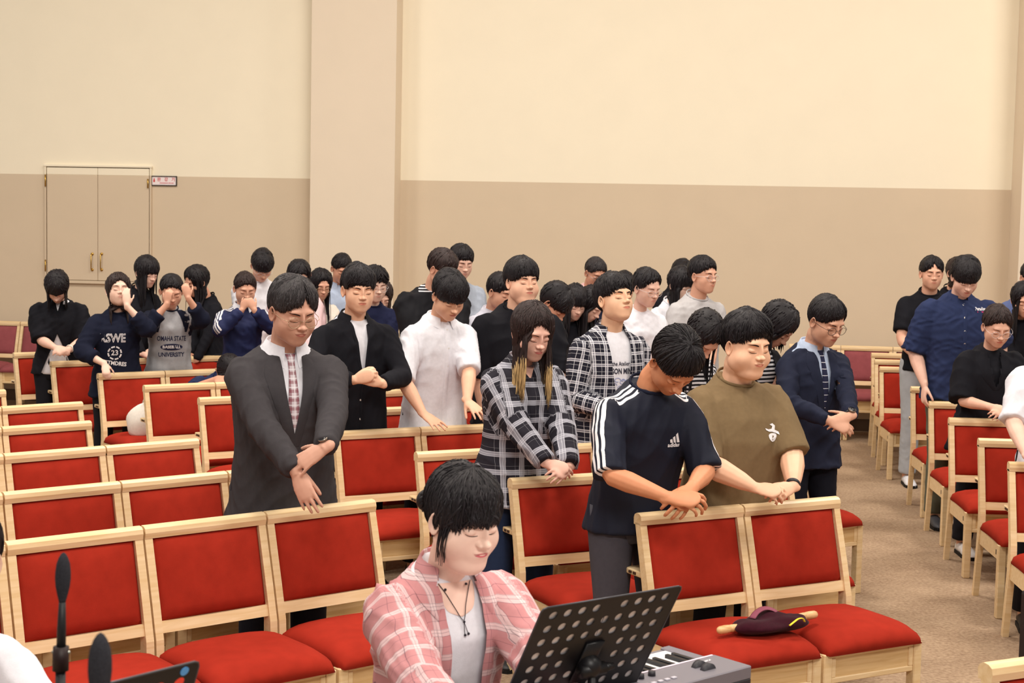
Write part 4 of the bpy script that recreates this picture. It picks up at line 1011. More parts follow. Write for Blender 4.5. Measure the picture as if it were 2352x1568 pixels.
def lapels(P, m, wide=.085, deep=.36, x0=.050):
    P.patch('lapel', [(x0+.012, -.034), (.105, -.10), (.085, -.20), (.02, -deep)], [(x0-.006, -.040), (.038, -.10), (.028, -.20), (-.010, -deep)], m, .006, nv=12)
    P.patch('lapel', [(-x0-.012, -.034), (-.090, -.10), (-.070, -.20), (-.02, -deep)], [(-x0+.006, -.040), (-.038, -.10), (-.028, -.20), (.010, -deep)], m, .005, nv=12)
def shirt_collar(P, m, spread=.05, drop=.075, top=-.012):
    for sx in (1, -1):
        P.patch('shirt_collar', [(sx*.062, top+.028), (sx*.060, -.03), (sx*.040, -.030-drop*.6)], [(sx*.036, top-.004), (sx*.012, -.042), (sx*.036, -.036-drop*.62)], m, .008, bvh=P.ibvh if hasattr(P, 'ibvh') else None, parent=P.inner if hasattr(P, 'inner') else P.top)
def tie(P, m, z0=-.045, z1=-.40, w=.034):
    k = P.patch('tie', [(.020, z0), (.013, z0-.040), (w*.6, z0-.16), (w, z1)], [(-.020, z0), (-.013, z0-.040), (-w*.6, z0-.16), (-w, z1)], m, .012, bvh=P.ibvh, nv=12, parent=P.inner)
def placket(P, xs, m=None, side=1, w=.016):
    """front edge band: xs list of (z, x)"""
    P.patch('front_band', [(x+w*.5, z) for z, x in xs], [(x-w*.5, z) for z, x in xs], m or P.top.data.materials[0], .0035, nv=16, nu=4)

# --- suit man at the front of the left block
p = person('man in a charcoal suit, checked tie and thin glasses, hand on a chair back', (674, 719), 6.25, yaw=24, pitch=17, hyaw=8, g=1.12, sw=1.10, chub=.35, fw=1.04, tone=(208, 158, 136), near=True,
           hair=('short', .024), hopt=dict(notch=(-6, 30, 12), mess=.8), hcol='grey', glasses=('round', 'gold'), bottom=(26, 28, 38),
           top=dict(kind='jacket', mat=CHAR, inner=WHITE, collar=True, colmat=WHITE, gap=.30, tip=.050, sleeve='long', hem=-.70, flare=1.12, slk=.98, open=[(.01, .066), (-.10, .050), (-.22, .032), (-.37, .004)], wr=.010),
           arms=dict(R=dict(at=(692, 1104, -.36), fdw=(.42, -.30, -.85), nrmw=(-.3, -.9, .3), curl=.18, spread=.05, thumb=(.3, .2), pole_b=(1, -.3, -.5)),
                     L=dict(at=(744, 1072, -.45), fdw=(-.80, -.05, -.52), nrmw=(-.25, -.80, .50), curl=.22, spread=.12, thumb=(.8, .2), pole_b=(-1, -.3, -.5))))
lapels(p, CHAR, deep=.385); tie(p, TIEP); watch(p, False, big=True); SUIT = p
# --- black overshirt boy
p = person('boy in an open black overshirt over a white tee, hands at his chest', (824, 668), 8.45, yaw=28, pitch=6, hyaw=-8, lod=1, tone=(238, 188, 158), hair=('fringe', .026), hopt=dict(side_sweep=10, mess=1.2), sw=1.02,
           top=dict(kind='jacket', mat=BLACK, inner=WHITE, sleeve='long', hem=-.66, slk=1.04, loose=.022, open=[(.02, .062), (-.10, .040), (-.26, .020), (-.34, .008)], collar=True, gap=.62, wr=.012),
           arms=dict(R=dict(at=(815, 872, -.26), fdw=(.85, -.25, .30), nrmw=(-.1, -.95, .2), curl=.95, spread=.02, thumb=(.5, .5), pole_b=(1, -.2, -.6)),
                     L=dict(at=(876, 880, -.24), fdw=(-.85, -.25, .30), nrmw=(.1, -.95, .2), curl=.95, spread=.02, thumb=(.5, .5), pole_b=(-1, -.2, -.6))))
placket(p, [(-.045, .050), (-.10, .040), (-.26, .020), (-.36, .002), (-.64, .004)]); placket(p, [(-.045, -.050), (-.10, -.040), (-.26, -.020), (-.36, -.006)]); buttons(p, .010, (-.36, -.45, -.55))
# --- white shirt boy
p = person('boy in a short-sleeved white button shirt, head bowed, hands on a chair back', (1032, 682), 8.72, yaw=28, pitch=32, lod=1, tone=(232, 180, 150), hair=('bowl', .028), chub=.2, s=1.0, lean=8,
           top=dict(kind='shirt', mat=WHITE, sleeve='elbow', hem=-.66, slk=1.0, loose=.022, collar=True, gap=.40, wr=.013),
           arms=dict(R=dict(at=(972, 950, -.26), fdw=(.70, -.55, -.40), nrmw=(.1, -.4, .9), curl=.15, spread=.14, thumb=(.6, .2), pole_b=(1, -.6, -.3)),
                     L=dict(at=(1074, 948, -.30), fdw=(.55, -.65, -.40), nrmw=(.1, -.4, .9), curl=.15, spread=.14, thumb=(.6, .2), pole_b=(-1, -.6, -.3))))
placket(p, [(-.035, 0), (-.2, 0), (-.4, 0), (-.64, 0)], w=.028)
buttons(p, 0, (-.08, -.18, -.28, -.38, -.48), r=.004)
# --- big boy in black tee
p = person('heavy boy in a black tee with small white print, behind the blond-tipped plaid woman', (1200, 650), 8.95, yaw=26, pitch=-2, lod=1, tone=(240, 190, 162), hair=('fringe', .030), chub=.7, fw=1.06, g=1.28, sw=1.20,
           top=dict(kind='tee', mat=BLACK, sleeve='elbow', hem=-.66, slk=1.0, loose=.02), arms=dict(R=dict(at=(1120, 1000, -.1), fd=(-.1, .3, -1), nrm=(1, .2, 0)), L=dict(at=(1300, 1000, -.1), fd=(.1, .3, -1), nrm=(-1, .2, 0))))
p.decal('lettering', text_mesh('MEXIO', .030, .0012), -.075, -.235, DEC_W); p.decal('lettering', text_mesh('O', .022, .002), -.105, -.195, DEC_W)
# --- plaid overshirt boy with printed tee
p = person('boy with raised chin, open dark plaid shirt over a printed white tee', (1413, 690), 8.15, yaw=26, pitch=-14, hyaw=6, lod=1, tone=(240, 192, 158), hair=('short', .028), hopt=dict(mess=1.3), chub=.15,
           top=dict(kind='jacket', mat=PLNV, inner=WHITE, sleeve='long', hem=-.66, loose=.020, slk=1.1, open=[(.01, .080), (-.10, .078), (-.3, .052), (-.42, .030), (-.70, .010)], collar=True, gap=.75, wr=.010),
           arms=dict(kind='clasp', at=(1445, 960, -.25)))
placket(p, [(-.045, .076), (-.10, .080), (-.3, .056), (-.42, .034), (-.64, .012)], w=.030); placket(p, [(-.045, -.076), (-.10, -.080), (-.3, -.056), (-.42, -.034), (-.64, -.012)], w=.030)
ib = p.ibvh; p.decal('lettering', text_mesh('MAISON MINED', .040, .0012), -.004, -.235, DEC_D, bvh=ib, parent=p.inner, sx=.72); p.decal('lettering', text_mesh('the Atelier', .030, .0004), -.004, -.196, DEC_D, bvh=ib, parent=p.inner, sx=.8)
random.seed(5)
for k in range(7):
    a_ = np.linspace(0, 5.2, 12); c_ = (random.uniform(-.045, .045), random.uniform(-.03, .03)); r_ = random.uniform(.010, .022)
    rows_ = [[(c_[0]+math.cos(t)*(r_*(1-.07*t)+w_), c_[1]+math.sin(t)*(r_*(1-.07*t)*.7+w_)) for t in a_] for w_ in (-.0018, .0018)]
    Vd = np.array(rows_[0]+rows_[1]); Fd = [[i, i+1, 12+i+1, 12+i] for i in range(11)]
    p.decal('printed_scroll', (Vd, Fd), -.004, -.305, DEC_B, bvh=ib, parent=p.inner)
# --- plaid shirt woman
p = person('woman in a loose black and white plaid shirt with dyed blond hair ends', (1222, 765), 7.0, yaw=22, pitch=20, hyaw=6, male=False, near=True, tone=(232, 182, 164), lipc=(196, 92, 96), fw=1.04, chub=.5, g=1.10, sw=1.08,
           hair=('long', .020), hlen=.30, hopt=dict(tips=True, part=-.3, mess=1.1, asym=-9), hcol='brown', bottom=(38, 50, 78), lean=4,
           top=dict(kind='shirt', mat=PLBW, sleeve='long', hem=-.70, flare=1.10, slk=1.28, loose=.024, collar=True, gap=.50, wr=.013),
           arms=dict(kind='clasp', at=(1292, 1086, -.24)))
placket(p, [(-.085, .0), (-.2, 0), (-.4, 0), (-.66, 0)], w=.026); PLW = p
p.patch('open_neck_skin', [(.036, -.045), (.022, -.065), (.003, -.095)], [(-.036, -.045), (-.022, -.065), (-.003, -.095)], skin('232_182_164', (232, 182, 164)), .003, parent=p.root)
for sx in (1, -1): p.patch('collar_point', [(sx*.074, -.036), (sx*.086, -.060), (sx*.054, -.104)], [(sx*.050, -.046), (sx*.032, -.062), (sx*.010, -.096)], PLBW, .009, nv=9)
# --- navy three-stripe boy
p = person('deeply bowed boy in a navy tee with three white stripes on each sleeve', (1548, 836), 6.2, yaw=27, pitch=56, hyaw=-4, near=True, tone=(214, 146, 108), hair=('crop', .026), hopt=dict(spike=.012, mess=1.2), lean=12, s=1.0, neckd=.06, sw=1.04,
           bottom=(74, 72, 80), shift=.03,
           top=dict(kind='tee', mat=ADN, mat3=True, ribmat=DNAVY, sleeve='elbow', hem=-.62, loose=.020, slk=1.02, wr=.011),
           arms=dict(R=dict(at=(1535, 1142, -.22), fdw=(.80, -.35, .02), nrmw=(-.2, -.6, .75), curl=.75, spread=.14, thumb=(.5, .4), pole_b=(1, -.5, -.4), hsz=1.12),
                     L=dict(at=(1588, 1122, -.16), fdw=(-.45, -.70, -.42), nrmw=(.5, -.5, .7), curl=.70, spread=.14, thumb=(.5, .4), pole_b=(-1, -.5, -.4), hsz=1.12)))
def sport_mark(P, cx, cz, k):
    for i, (x, h_) in enumerate(((-.016, .014), (-.002, .024), (.013, .036))):
        V = np.array([(x-.010*0, 0), (x+.011, 0), (x+.011-.0*h_, 0), (x, 0)]); w_ = .0105; sl_ = .55
        V = np.array([(x, 0), (x+w_, 0), (x+w_-h_*sl_*.62+.0, h_), (x-h_*sl_*.62+.002, h_*.80)])*k
        P.decal('sport_logo', (V, [[0, 1, 2, 3]]), cx, cz, DEC_W)
    P.decal('sport_lettering', text_mesh('adidas', .021*k, .0007), cx, cz-.009*k, DEC_W)
sport_mark(p, -.070, -.235, 1.1); ADB = p
# --- olive tee boy
p = person('stocky boy in an olive brown tee with a white chest print', (1716, 797), 6.52, yaw=27, pitch=8, hyaw=2, near=True, tone=(240, 190, 158), hair=('crop', .032), hopt=dict(side_sweep=-20, asym=-12, mess=1.4), chub=1.0, fw=1.10, g=1.30, sw=1.10, lean=2,
           top=dict(kind='tee', mat=OLIVE, sleeve='elbow', hem=-.66, loose=.022, slk=1.02, wr=.012),
           arms=dict(R=dict(at=(1735, 1120, -.26), fdw=(.80, -.45, -.05), nrmw=(-.2, -.6, .7), curl=.75, spread=.10, thumb=(.5, .4), pole_b=(1, -.5, -.4)),
                     L=dict(at=(1822, 1118, -.22), fdw=(-.70, -.55, -.10), nrmw=(.4, -.6, .6), curl=.75, spread=.10, thumb=(.5, .4), pole_b=(-1, -.5, -.4))))
watch(p, False, (28, 28, 34))
cx_, cz_ = -.082, -.235
th_ = np.linspace(0, 2*math.pi, 25)[:-1]; Vd = np.array([(math.cos(t)*.021, math.sin(t)*.026*(1 if math.sin(t) < 0 else .35)-.012) for t in th_]); p.decal('chest_print', (Vd, [list(range(24))]), cx_, cz_, DEC_W)
Vd = np.array([(-.030, .010), (-.018, .004), (.0, .002), (.020, -.004), (.032, -.010), (.030, .002), (.014, .010), (.018, .026), (.006, .036), (-.010, .032), (.004, .024), (-.002, .014), (-.018, .013), (-.034, .018)]); p.decal('chest_print', (Vd, [list(range(14))]), cx_, cz_, DEC_W)
Vd = np.array([(-.002, -.012), (.006, -.014), (.0, -.032), (-.004, -.030)]); p.decal('chest_print', (Vd, [[0, 1, 2, 3]]), cx_, cz_, OLIVE, .0034)
# --- navy suit man
p = person('man in a navy suit, striped tie and dark-framed glasses at the aisle end', (1898, 740), 8.0, yaw=26, pitch=24, hyaw=4, lod=1, tone=(214, 164, 138), hair=('crop', .020), hopt=dict(side_sweep=-14, mess=.7, notch=(-26, 14, 18)), glasses=('round', 'black'), sw=1.04, g=1.06, bottom=(22, 24, 34), legsvis=True,
           top=dict(kind='jacket', mat=NAVYS, inner=LBLUE, collar=True, colmat=LBLUE, gap=.30, tip=.050, sleeve='long', hem=-.70, flare=1.06, slk=.98, open=[(.01, .064), (-.10, .050), (-.25, .034), (-.40, .006)]),
           arms=dict(R=dict(at=(1905, 965, -.30), fdw=(.80, -.3, -.35), nrmw=(-.1, -.8, .5), curl=.5, pole_b=(1, -.3, -.5)), L=dict(at=(1954, 958, -.30), fdw=(-.80, -.25, -.28), nrmw=(.1, -.85, .4), curl=.45, spread=.09, thumb=(.8, .2), pole_b=(-1, -.7, -.3))))
lapels(p, NAVYS, deep=.41); tie(p, TIEN, z1=-.42); watch(p, False, big=True)
# --- pianist
p = person('girl in a pink plaid overshirt seated at the keyboard, looking down', (1066, 1194), 3.72, yaw=34, pitch=13, hyaw=3, male=False, near=True, tone=(246, 208, 190), lipc=(212, 104, 112), chub=.55, fw=1.06, hs=.97, legs='sit', g=1.04, sw=1.16,
           hair=('tiedbang', .020), hopt=dict(part=-.1, mess=1.9, notch=(-36, 9, 8)), bottom=(60, 60, 70), s=1.0, lean=8,
           top=dict(kind='jacket', mat=PLPK, inner=WHITE, sleeve='long', hem=-.60, flare=1.12, slk=1.32, loose=.022, open=[(.02, .074), (-.10, .072), (-.3, .060), (-.7, .050)], collar=True, gap=.80, wr=.014),
           arms=dict(R=dict(at=(1085, 1720, -.42), fdw=(.5, -.75, -.15), nrm=(0, .1, 1), curl=.5, pole_b=(1, -.4, -.6)), L=dict(at=(1330, 1690, -.30), fdw=(.5, -.75, -.15), nrm=(0, .1, 1), curl=.5, pole_b=(-1, -.4, -.6))))
placket(p, [(-.05, .070), (-.10, .072), (-.3, .062), (-.58, .052)], w=.034); placket(p, [(-.05, -.070), (-.10, -.072), (-.3, -.062), (-.58, -.052)], w=.034); PIA = p
for sx in (1, -1):
    p.patch('collar_point', [(sx*.088, -.034), (sx*.112, -.070), (sx*.076, -.130)], [(sx*.060, -.044), (sx*.054, -.070), (sx*.072, -.126)], PLPK, .012, nv=9)
# low neckline of the white top: skin chest piece, necklace, hair bun
ro = np.array(p.root.location)
p.patch('neckline_skin', [(.050, -.046), (.050, -.07), (.038, -.110), (.0, -.128)], [(-.050, -.046), (-.050, -.07), (-.038, -.110), (-.001, -.128)], skin('246_208_190', (246, 208, 190)), .003, bvh=p.ibvh, nv=14, nu=9, parent=p.root)
def on_front(P, x, z, off, bvh=None):
    o = P.N+P.B@np.array([x*P.s, 0, z*P.s])+P.B[:, 1]*.9; h = (bvh or P.bvh).ray_cast(Vector(o), Vector(-P.B[:, 1]), 1.6)
    return (np.array(h[0][:]) if h[0] is not None else o-P.B[:, 1]*.8)+P.B[:, 1]*off
nk_ = [on_front(p, x, z, .006, p.ibvh) for x, z in ((.050, -.045), (.036, -.07), (.018, -.105), (.0, -.135), (-.014, -.10), (-.026, -.07), (-.040, -.045))]
neck = [tube(catmull(nk_, 24), [.0011]*24, 5)]
nkb = [ellipsoid(on_front(p, x, z, .007, p.ibvh), (.0035,)*3, 8, 6) for x, z in ((.036, -.06), (-.024, -.052), (.0, -.138), (.004, -.168), (-.006, -.166))]
neck += [tube([on_front(p, 0, -.138, .006, p.ibvh), on_front(p, .004, -.168, .006, p.ibvh)], [.0009]*2, 5), tube([on_front(p, 0, -.138, .006, p.ibvh), on_front(p, -.006, -.166, .006, p.ibvh)], [.0009]*2, 5)]
nv_, nf_ = join(neck+nkb); make_obj('necklace', nv_-ro, nf_, mat('necklace_cord', (36, 30, 40), .5), p.root)
Rh = p.B@rot('Z', 3)@rot('X', -13); bun = [ellipsoid((0, 0, 0), (.034, .026, .030), 18, 12)]
rb = np.random.default_rng(3)
for k in range(26):
    a_ = rb.uniform(0, 6.28); bun.append(tube([np.array([math.cos(a_+t)*.030*math.cos(t*.7), math.sin(t*1.2)*.022, math.sin(a_+t)*.028]) for t in np.linspace(0, 1.6, 7)], [.004, .0055, .006, .006, .0055, .004, .0015], 5))
bv_, bf_ = join(bun); make_obj('hair_bun', (bv_+np.array([.035, -.112, .012]))@Rh.T+p.C-ro, bf_, HAIRM['black'], p.root)
sd = []
for k in range(16):
    x0 = .064+rb.uniform(-.004, .006); y0 = .018+rb.uniform(-.02, .026); sd.append(tube([(x0, y0, .03), (x0+.010, y0+.002, -.01), (x0+.010, y0, -.05), (x0+.004, y0-.004, -.085-rb.uniform(0, .02))], [.0022, .0022, .0016, .0006], 5))
sv_, sf_ = join(sd); make_obj('side_locks', sv_@Rh.T+p.C-ro, sf_, HAIRM['black'], p.root)
st_ = empty('piano_stool', (ro[0], ro[1], 0)); tag(st_, 'small stool the seated keyboard player sits on, hidden below the frame', 'stool')
hz = float((p.N-p.B@np.array([0, math.sin(math.radians(8)), math.cos(math.radians(8))])*.53)[2])-.13
V, F = tube([(0, 0, hz-.06), (0, 0, hz-.05), (0, 0, hz-.01), (0, 0, hz)], [.15, .17, .17, .155], 24); make_obj('seat', V, F, mat('black_vinyl', (24, 24, 26), .5), st_)
for k in range(4):
    a_ = math.pi/4+k*math.pi/2; V, F = tube([(math.cos(a_)*.12, math.sin(a_)*.12, hz-.05), (math.cos(a_)*.19, math.sin(a_)*.19, 0.0)], [.012, .012], 8); make_obj('leg', V, F, mat('black_metal', (24, 24, 27), .35, .5, .3), st_)

# --- the back rows of the middle block
F_ = dict(male=False)
p = person('leftmost standing woman, black cardigan over white, hair hanging over her bowed face', (131, 660), 12.0, yaw=12, pitch=52, tone=T_P, hair=('longbang', .020), hlen=.13, g=1.16, sw=1.12, lean=6, s=.98, top=dict(kind='cardigan', mat=BLACK, inner=WHITE, sleeve='elbow', hem=-.62, slk=1.2, open=[(.01, .035), (-.10, .012), (-.14, 0), (-.27, 0), (-.34, .03), (-.66, .17)]), arms=dict(kind='clasp', at=(141, 808, -.22)), **F_)
watch(p, False, (225, 218, 205))
for sx in (1, -1):
    placket(p, [(-.255, 0), (-.34, sx*.034), (-.50, sx*.10), (-.61, sx*.145)], BLACK, w=.026); placket(p, [(-.04, sx*.030), (-.09, sx*.016), (-.14, 0)], BLACK, w=.020)
p = person('girl in a dark tee with white college lettering, hand over her mouth', (272, 668), 11.2, yaw=24, pitch=-10, tone=T_L, hair=('long', .018), hlen=.16, hcol='brown', s=.96, lean=2, hopt=dict(part=.2, fall=88), top=dict(kind='tee', mat=DNAVY, sleeve='three', slk=1.45, hem=-.68, loose=.024, flare=1.06),
           arms=dict(R=dict(at=(240, 835, -.24), fdw=(.3, -.6, -.7), nrmw=(0, -.6, .8), curl=.7, pole_b=(1, -.3, -.5)), L=dict(at=(291, 702, -.16), fdw=(-.10, .15, 1), nrmw=(.2, -.95, .1), curl=.25, pole_b=(-.7, .35, -.8))), **F_)
p.decal('lettering', text_mesh('RSWE', .085, .003), .055, -.225, DEC_W, sx=.8); p.decal('lettering', text_mesh('RSWE', .085, -.0025), .055, -.225, DNAVY, .0032, sx=.8)
p.decal('lettering', text_mesh('23', .052, .001), .040, -.335, DEC_W); p.decal('lettering', text_mesh('STMDRES', .040, .001), .030, -.415, DEC_W, sx=.9, ang=-.12)
t1 = np.linspace(0, 2*math.pi, 33); Vd = np.array([(math.cos(t)*r_, math.sin(t)*r_) for r_ in (.040, .050) for t in t1]); p.decal('printed_ring', (Vd, [[i, i+1, 34+i, 33+i] for i in range(32) if i % 4 != 3]), .040, -.335, DEC_W)
person('long-haired girl in black looking right, between the two girls with lettered tees', (337, 626), 12.3, yaw=50, pitch=18, tone=T_P, hair=('longbang', .020), hlen=.26, top=dict(kind='tee', mat=BLACK, sleeve='long', hem=-.62), arms=dict(kind='clasp', at=(350, 830, -.25)), **F_)
p = person('girl in a grey baseball tee with both hands raised to her forehead', (394, 670), 11.45, yaw=20, pitch=24, tone=T_M, hair=('back', .014), s=.96, lean=4, top=dict(kind='tee', mat=GREYM, slmat=DNAVY, sleeve='three', slk=1.4, hem=-.68, loose=.022, flare=1.08, ribmat=DNAVY),
           arms=dict(R=dict(at=(384, 698, -.20), fdw=(.12, -.1, 1), nrmw=(-.2, -.95, 0), curl=.8, pole_b=(.8, .1, -1)), L=dict(at=(432, 684, -.20), fdw=(-.25, -.1, 1), nrmw=(.2, -.95, 0), curl=.8, pole_b=(-.9, .1, -1))), **F_)
p.patch('sleeve_yoke', [(.10, -.035), (.14, -.08), (.115, -.2)], [(.045, -.035), (.075, -.1), (.10, -.2)], DNAVY, .004); p.patch('sleeve_yoke', [(-.045, -.035), (-.075, -.1), (-.10, -.2)], [(-.10, -.035), (-.14, -.08), (-.115, -.2)], DNAVY, .004)
V_, F2_ = ellipsoid((0, 0, 0), (.085, .026, .001), 24, 5); p.decal('printed_oval', (V_[:, :2], F2_), 0, -.315, DEC_N); p.decal('lettering', text_mesh('BASEBALL', .030, .0008), 0, -.315, DEC_W, .0036)
p.decal('lettering', text_mesh('OMAHA STATE', .050, .0012), 0, -.25, DEC_N, sx=.62); p.decal('lettering', text_mesh('UNIVERSITY', .044, .0012), 0, -.375, DEC_N, sx=.80)
person('woman in black with very long black hair, turned away beside the raised hands', (452, 648), 12.3, yaw=-50, pitch=22, tone=T_D, hair=('long', .022), hlen=.40, top=dict(kind='tee', mat=BLACK, sleeve='long', hem=-.62), arms=dict(kind='clasp', at=(430, 840, -.2)), g=1.1, sw=1.1, **F_)
p = person('girl in a navy jersey with white collar, both hands over her mouth', (563, 664), 11.2, yaw=22, pitch=20, tone=T_M, hair=('back', .014), hcol='brown', s=.97, lean=3, top=dict(kind='tee', mat=ADN2, mat3=True, ribmat=WHITE, rib=False, collar=True, colmat=WHITE, gap=.5, sleeve='long', slk=1.25, hem=-.66),
           arms=dict(R=dict(at=(556, 712, -.20), fdw=(.35, -.1, .75), nrmw=(-.3, -.9, .1), curl=1.2, pole_b=(1, .1, -1)), L=dict(at=(584, 712, -.20), fdw=(-.35, -.1, .75), nrmw=(.3, -.9, .1), curl=1.2, pole_b=(-1, .1, -1))), **F_)
V, F = ellipsoid((0, -.11, .075), (.026, .024, .030), 14, 9); Rb = p.B@rot('X', -20); make_obj('hair_bun', V@Rb.T+p.C-np.array(p.root.location), F, HAIRM['brown'], p.root)
p = person('bowed boy in a white tee and glasses behind the navy jersey girl', (602, 612), 12.5, yaw=22, pitch=42, tone=T_M, hair=('bowl', .026), glasses=('round', 'clear'), s=1.0, top=dict(kind='tee', mat=WHITE, sleeve='short', slk=1.2, hem=-.64), arms=dict(kind='clasp', at=(610, 850, -.25)))
# bent-over boy leaning on the seat back
p = person('boy in a blue tee folded forward over a chair back, face hidden', (524, 852), 10.7, yaw=22, pitch=86, tone=T_D, hair=('short', .022), lean=42, s=1.0, neckd=.05, top=dict(kind='tee', mat=BLUE, sleeve='short', hem=-.62),
           arms=dict(R=dict(at=(505, 868, -.22), fdw=(.9, -.2, -.05), nrmw=(0, -.4, .9), curl=.6, pole_b=(1, .2, -.5)), L=dict(at=(528, 872, -.26), fdw=(-.9, -.1, -.05), nrmw=(0, -.4, .9), curl=.6, pole_b=(-1, .2, -.5))))
p = person('girl in a pink shirt with a hairband behind the charcoal suit man', (686, 636), 11.6, yaw=24, pitch=34, tone=T_P, hair=('long', .018), hlen=.2, sw=1.12, top=dict(kind='shirt', mat=PINKC, sleeve='long', slk=1.35, hem=-.62, collar=True), arms=dict(kind='clasp', at=(700, 860, -.25)), s=1.02, **F_)
V, F = tube([np.array([math.sin(t)*.094, .028-.004, .010+math.cos(t)*.104]) for t in np.linspace(-1.4, 1.4, 25)], [.0035]*25, 6); make_obj('hairband', V@(p.B@rot('X', -34)).T*.99+p.C-np.array(p.root.location), F, mat('hairband', (170, 150, 150), .3, .6, .5), p.root)
person('girl with glasses, long dark hair and cream cardigan behind the charcoal suit man', (737, 655), 12.4, yaw=24, pitch=20, tone=T_M, hair=('long', .019), hlen=.34, glasses=('round', 'gold'), top=dict(kind='cardigan', mat=CREAM, inner=PINKC, sleeve='long', slk=1.2, hem=-.6, open=[(.0, .05), (-.3, .04), (-.7, .03)]), arms=dict(kind='clasp', at=(745, 850, -.25)), **F_)
person('short-haired man in a light blue shirt behind the black overshirt boy', (785, 618), 13.3, yaw=24, pitch=26, tone=T_D, hair=('crop', .014), top=dict(kind='shirt', mat=LBLUE, sleeve='long', hem=-.64, collar=True), arms=dict(kind='clasp', at=(790, 850, -.25)))
person('spiky-haired boy with glasses half hidden behind the black overshirt boy', (862, 655), 11.0, yaw=24, pitch=14, tone=T_L, hair=('short', .022), hopt=dict(spike=.02, mess=1.8), glasses=('round', 'clear'), s=1.0, top=dict(kind='tee', mat=NAVY, sleeve='long', slk=1.2, hem=-.64), arms=dict(kind='clasp', at=(850, 880, -.25)))
person('girl with long dark hair looking down, left of the large dark-jacketed man', (876, 682), 11.9, yaw=16, pitch=30, tone=T_P, hair=('long', .019), hlen=.34, hcol='brown', top=dict(kind='tee', mat=NAVY, sleeve='long', hem=-.62), arms=dict(kind='clasp', at=(880, 880, -.25)), **F_)
p = person('large man in a dark jacket over a striped tee, head bowed right', (1016, 620), 10.2, yaw=30, pitch=28, hyaw=18, tone=T_M, hair=('short', .024), hcol='brown', g=1.2, sw=1.22, s=1.05, lean=6, top=dict(kind='jacket', mat=cloth('black_jacket', (28, 28, 32)), inner=STRIPE2, sleeve='long', slk=1.2, hem=-.7, open=[(.02, .05), (-.2, .03), (-.4, .01)]), arms=dict(kind='clasp', at=(1030, 850, -.3)))
person('man in a grey blue shirt behind the large dark-jacketed man', (1060, 604), 11.5, yaw=24, pitch=16, tone=T_P, hair=('short', .022), s=1.05, top=dict(kind='shirt', mat=GBLUE, sleeve='short', slk=1.1, hem=-.64), arms=dict(kind='clasp', at=(1070, 850, -.25)))
person('boy in a pale lilac shirt partly hidden left of the heavy boy', (1150, 672), 10.9, yaw=30, pitch=18, hyaw=14, tone=T_M, hair=('crop', .018), s=1.0, top=dict(kind='shirt', mat=PALE, sleeve='short', slk=1.1, hem=-.64, collar=True), arms=dict(kind='clasp', at=(1150, 880, -.25)))
person('dark-haired boy with head turned down, just right of the heavy boy', (1272, 698), 9.9, yaw=34, pitch=48, hyaw=30, tone=T_D, hair=('bowl', .024), s=.98, top=dict(kind='tee', mat=BLACK, sleeve='short', hem=-.64), arms=dict(kind='clasp', at=(1280, 900, -.25)))
person('bowed girl in black with a straight fringe, left of the raised-chin boy', (1320, 696), 10.6, yaw=20, pitch=26, tone=T_P, hair=('longbang', .020), hlen=.2, top=dict(kind='tee', mat=BLACK, sleeve='long', hem=-.62), arms=dict(kind='clasp', at=(1320, 880, -.25)), s=.98, **F_)
person('girl whose long black hair hides her face, right beside the raised-chin boy', (1356, 700), 11.3, yaw=34, pitch=40, hyaw=20, tone=T_P, hair=('long', .020), hlen=.3, top=dict(kind='tee', mat=BLACK, sleeve='long', hem=-.62), arms=dict(kind='clasp', at=(1360, 880, -.25)), s=.98, **F_)
person('older man with glasses and a pale pink shirt, far back by the wall', (1368, 628), 12.9, yaw=24, pitch=26, tone=T_D, hair=('crop', .014), hcol='grey', glasses=('round', 'silver'), top=dict(kind='shirt', mat=PINKC, sleeve='long', hem=-.64, collar=True), arms=dict(kind='clasp', at=(1370, 850, -.25)))
person('person with only a dark crown showing behind the raised-chin boy', (1432, 664), 12.4, yaw=24, pitch=36, tone=T_M, hair=('short', .022), s=.95, top=dict(kind='tee', mat=DNAVY, sleeve='short', hem=-.62), arms=dict(kind='clasp', at=(1430, 850, -.25)))
person('woman with clear glasses and a loose white blouse near the back', (1486, 664), 10.4, yaw=28, pitch=14, hyaw=6, tone=T_P, hair=('back', .024), glasses=('round', 'clear'), s=1.01, top=dict(kind='blouse', mat=WHITE, sleeve='short', slk=1.3, hem=-.64, loose=.026, wr=.014), arms=dict(kind='clasp', at=(1500, 900, -.25)), **F_)
person('black-haired girl in white between the blouse woman and the grey tee man', (1564, 655), 11.0, yaw=30, pitch=18, hyaw=8, tone=T_L, hair=('longbang', .020), hlen=.16, s=1.0, top=dict(kind='tee', mat=WHITE, sleeve='short', slk=1.2, hem=-.62), arms=dict(kind='clasp', at=(1560, 880, -.25)), **F_)
person('person with only dark hair showing left of the grey tee man', (1568, 634), 13.0, yaw=24, pitch=26, tone=T_M, hair=('short', .022), top=dict(kind='tee', mat=BLACK, sleeve='short', hem=-.62), arms=dict(kind='clasp', at=(1565, 850, -.25)))
person('slim man in a light grey tee with clear glasses, head upright', (1616, 635), 10.7, yaw=30, pitch=2, hyaw=8, tone=T_M, hair=('crop', .024), hopt=dict(side_sweep=-10), glasses=('round', 'clear'), fw=.94, top=dict(kind='tee', mat=LGREY, sleeve='short', slk=1.1, hem=-.64), arms=dict(kind='clasp', at=(1620, 880, -.25)), qual=1)
person('girl whose long black hair covers her face, behind the deeply bowed boy', (1614, 772), 7.7, yaw=24, pitch=58, hyaw=10, tone=T_M, hair=('long', .022), hlen=.30, s=.98, lean=12, top=dict(kind='tee', mat=STRIPE, sleeve='long', hem=-.62), arms=dict(kind='clasp', at=(1600, 980, -.25)), hs=1.0, **F_)
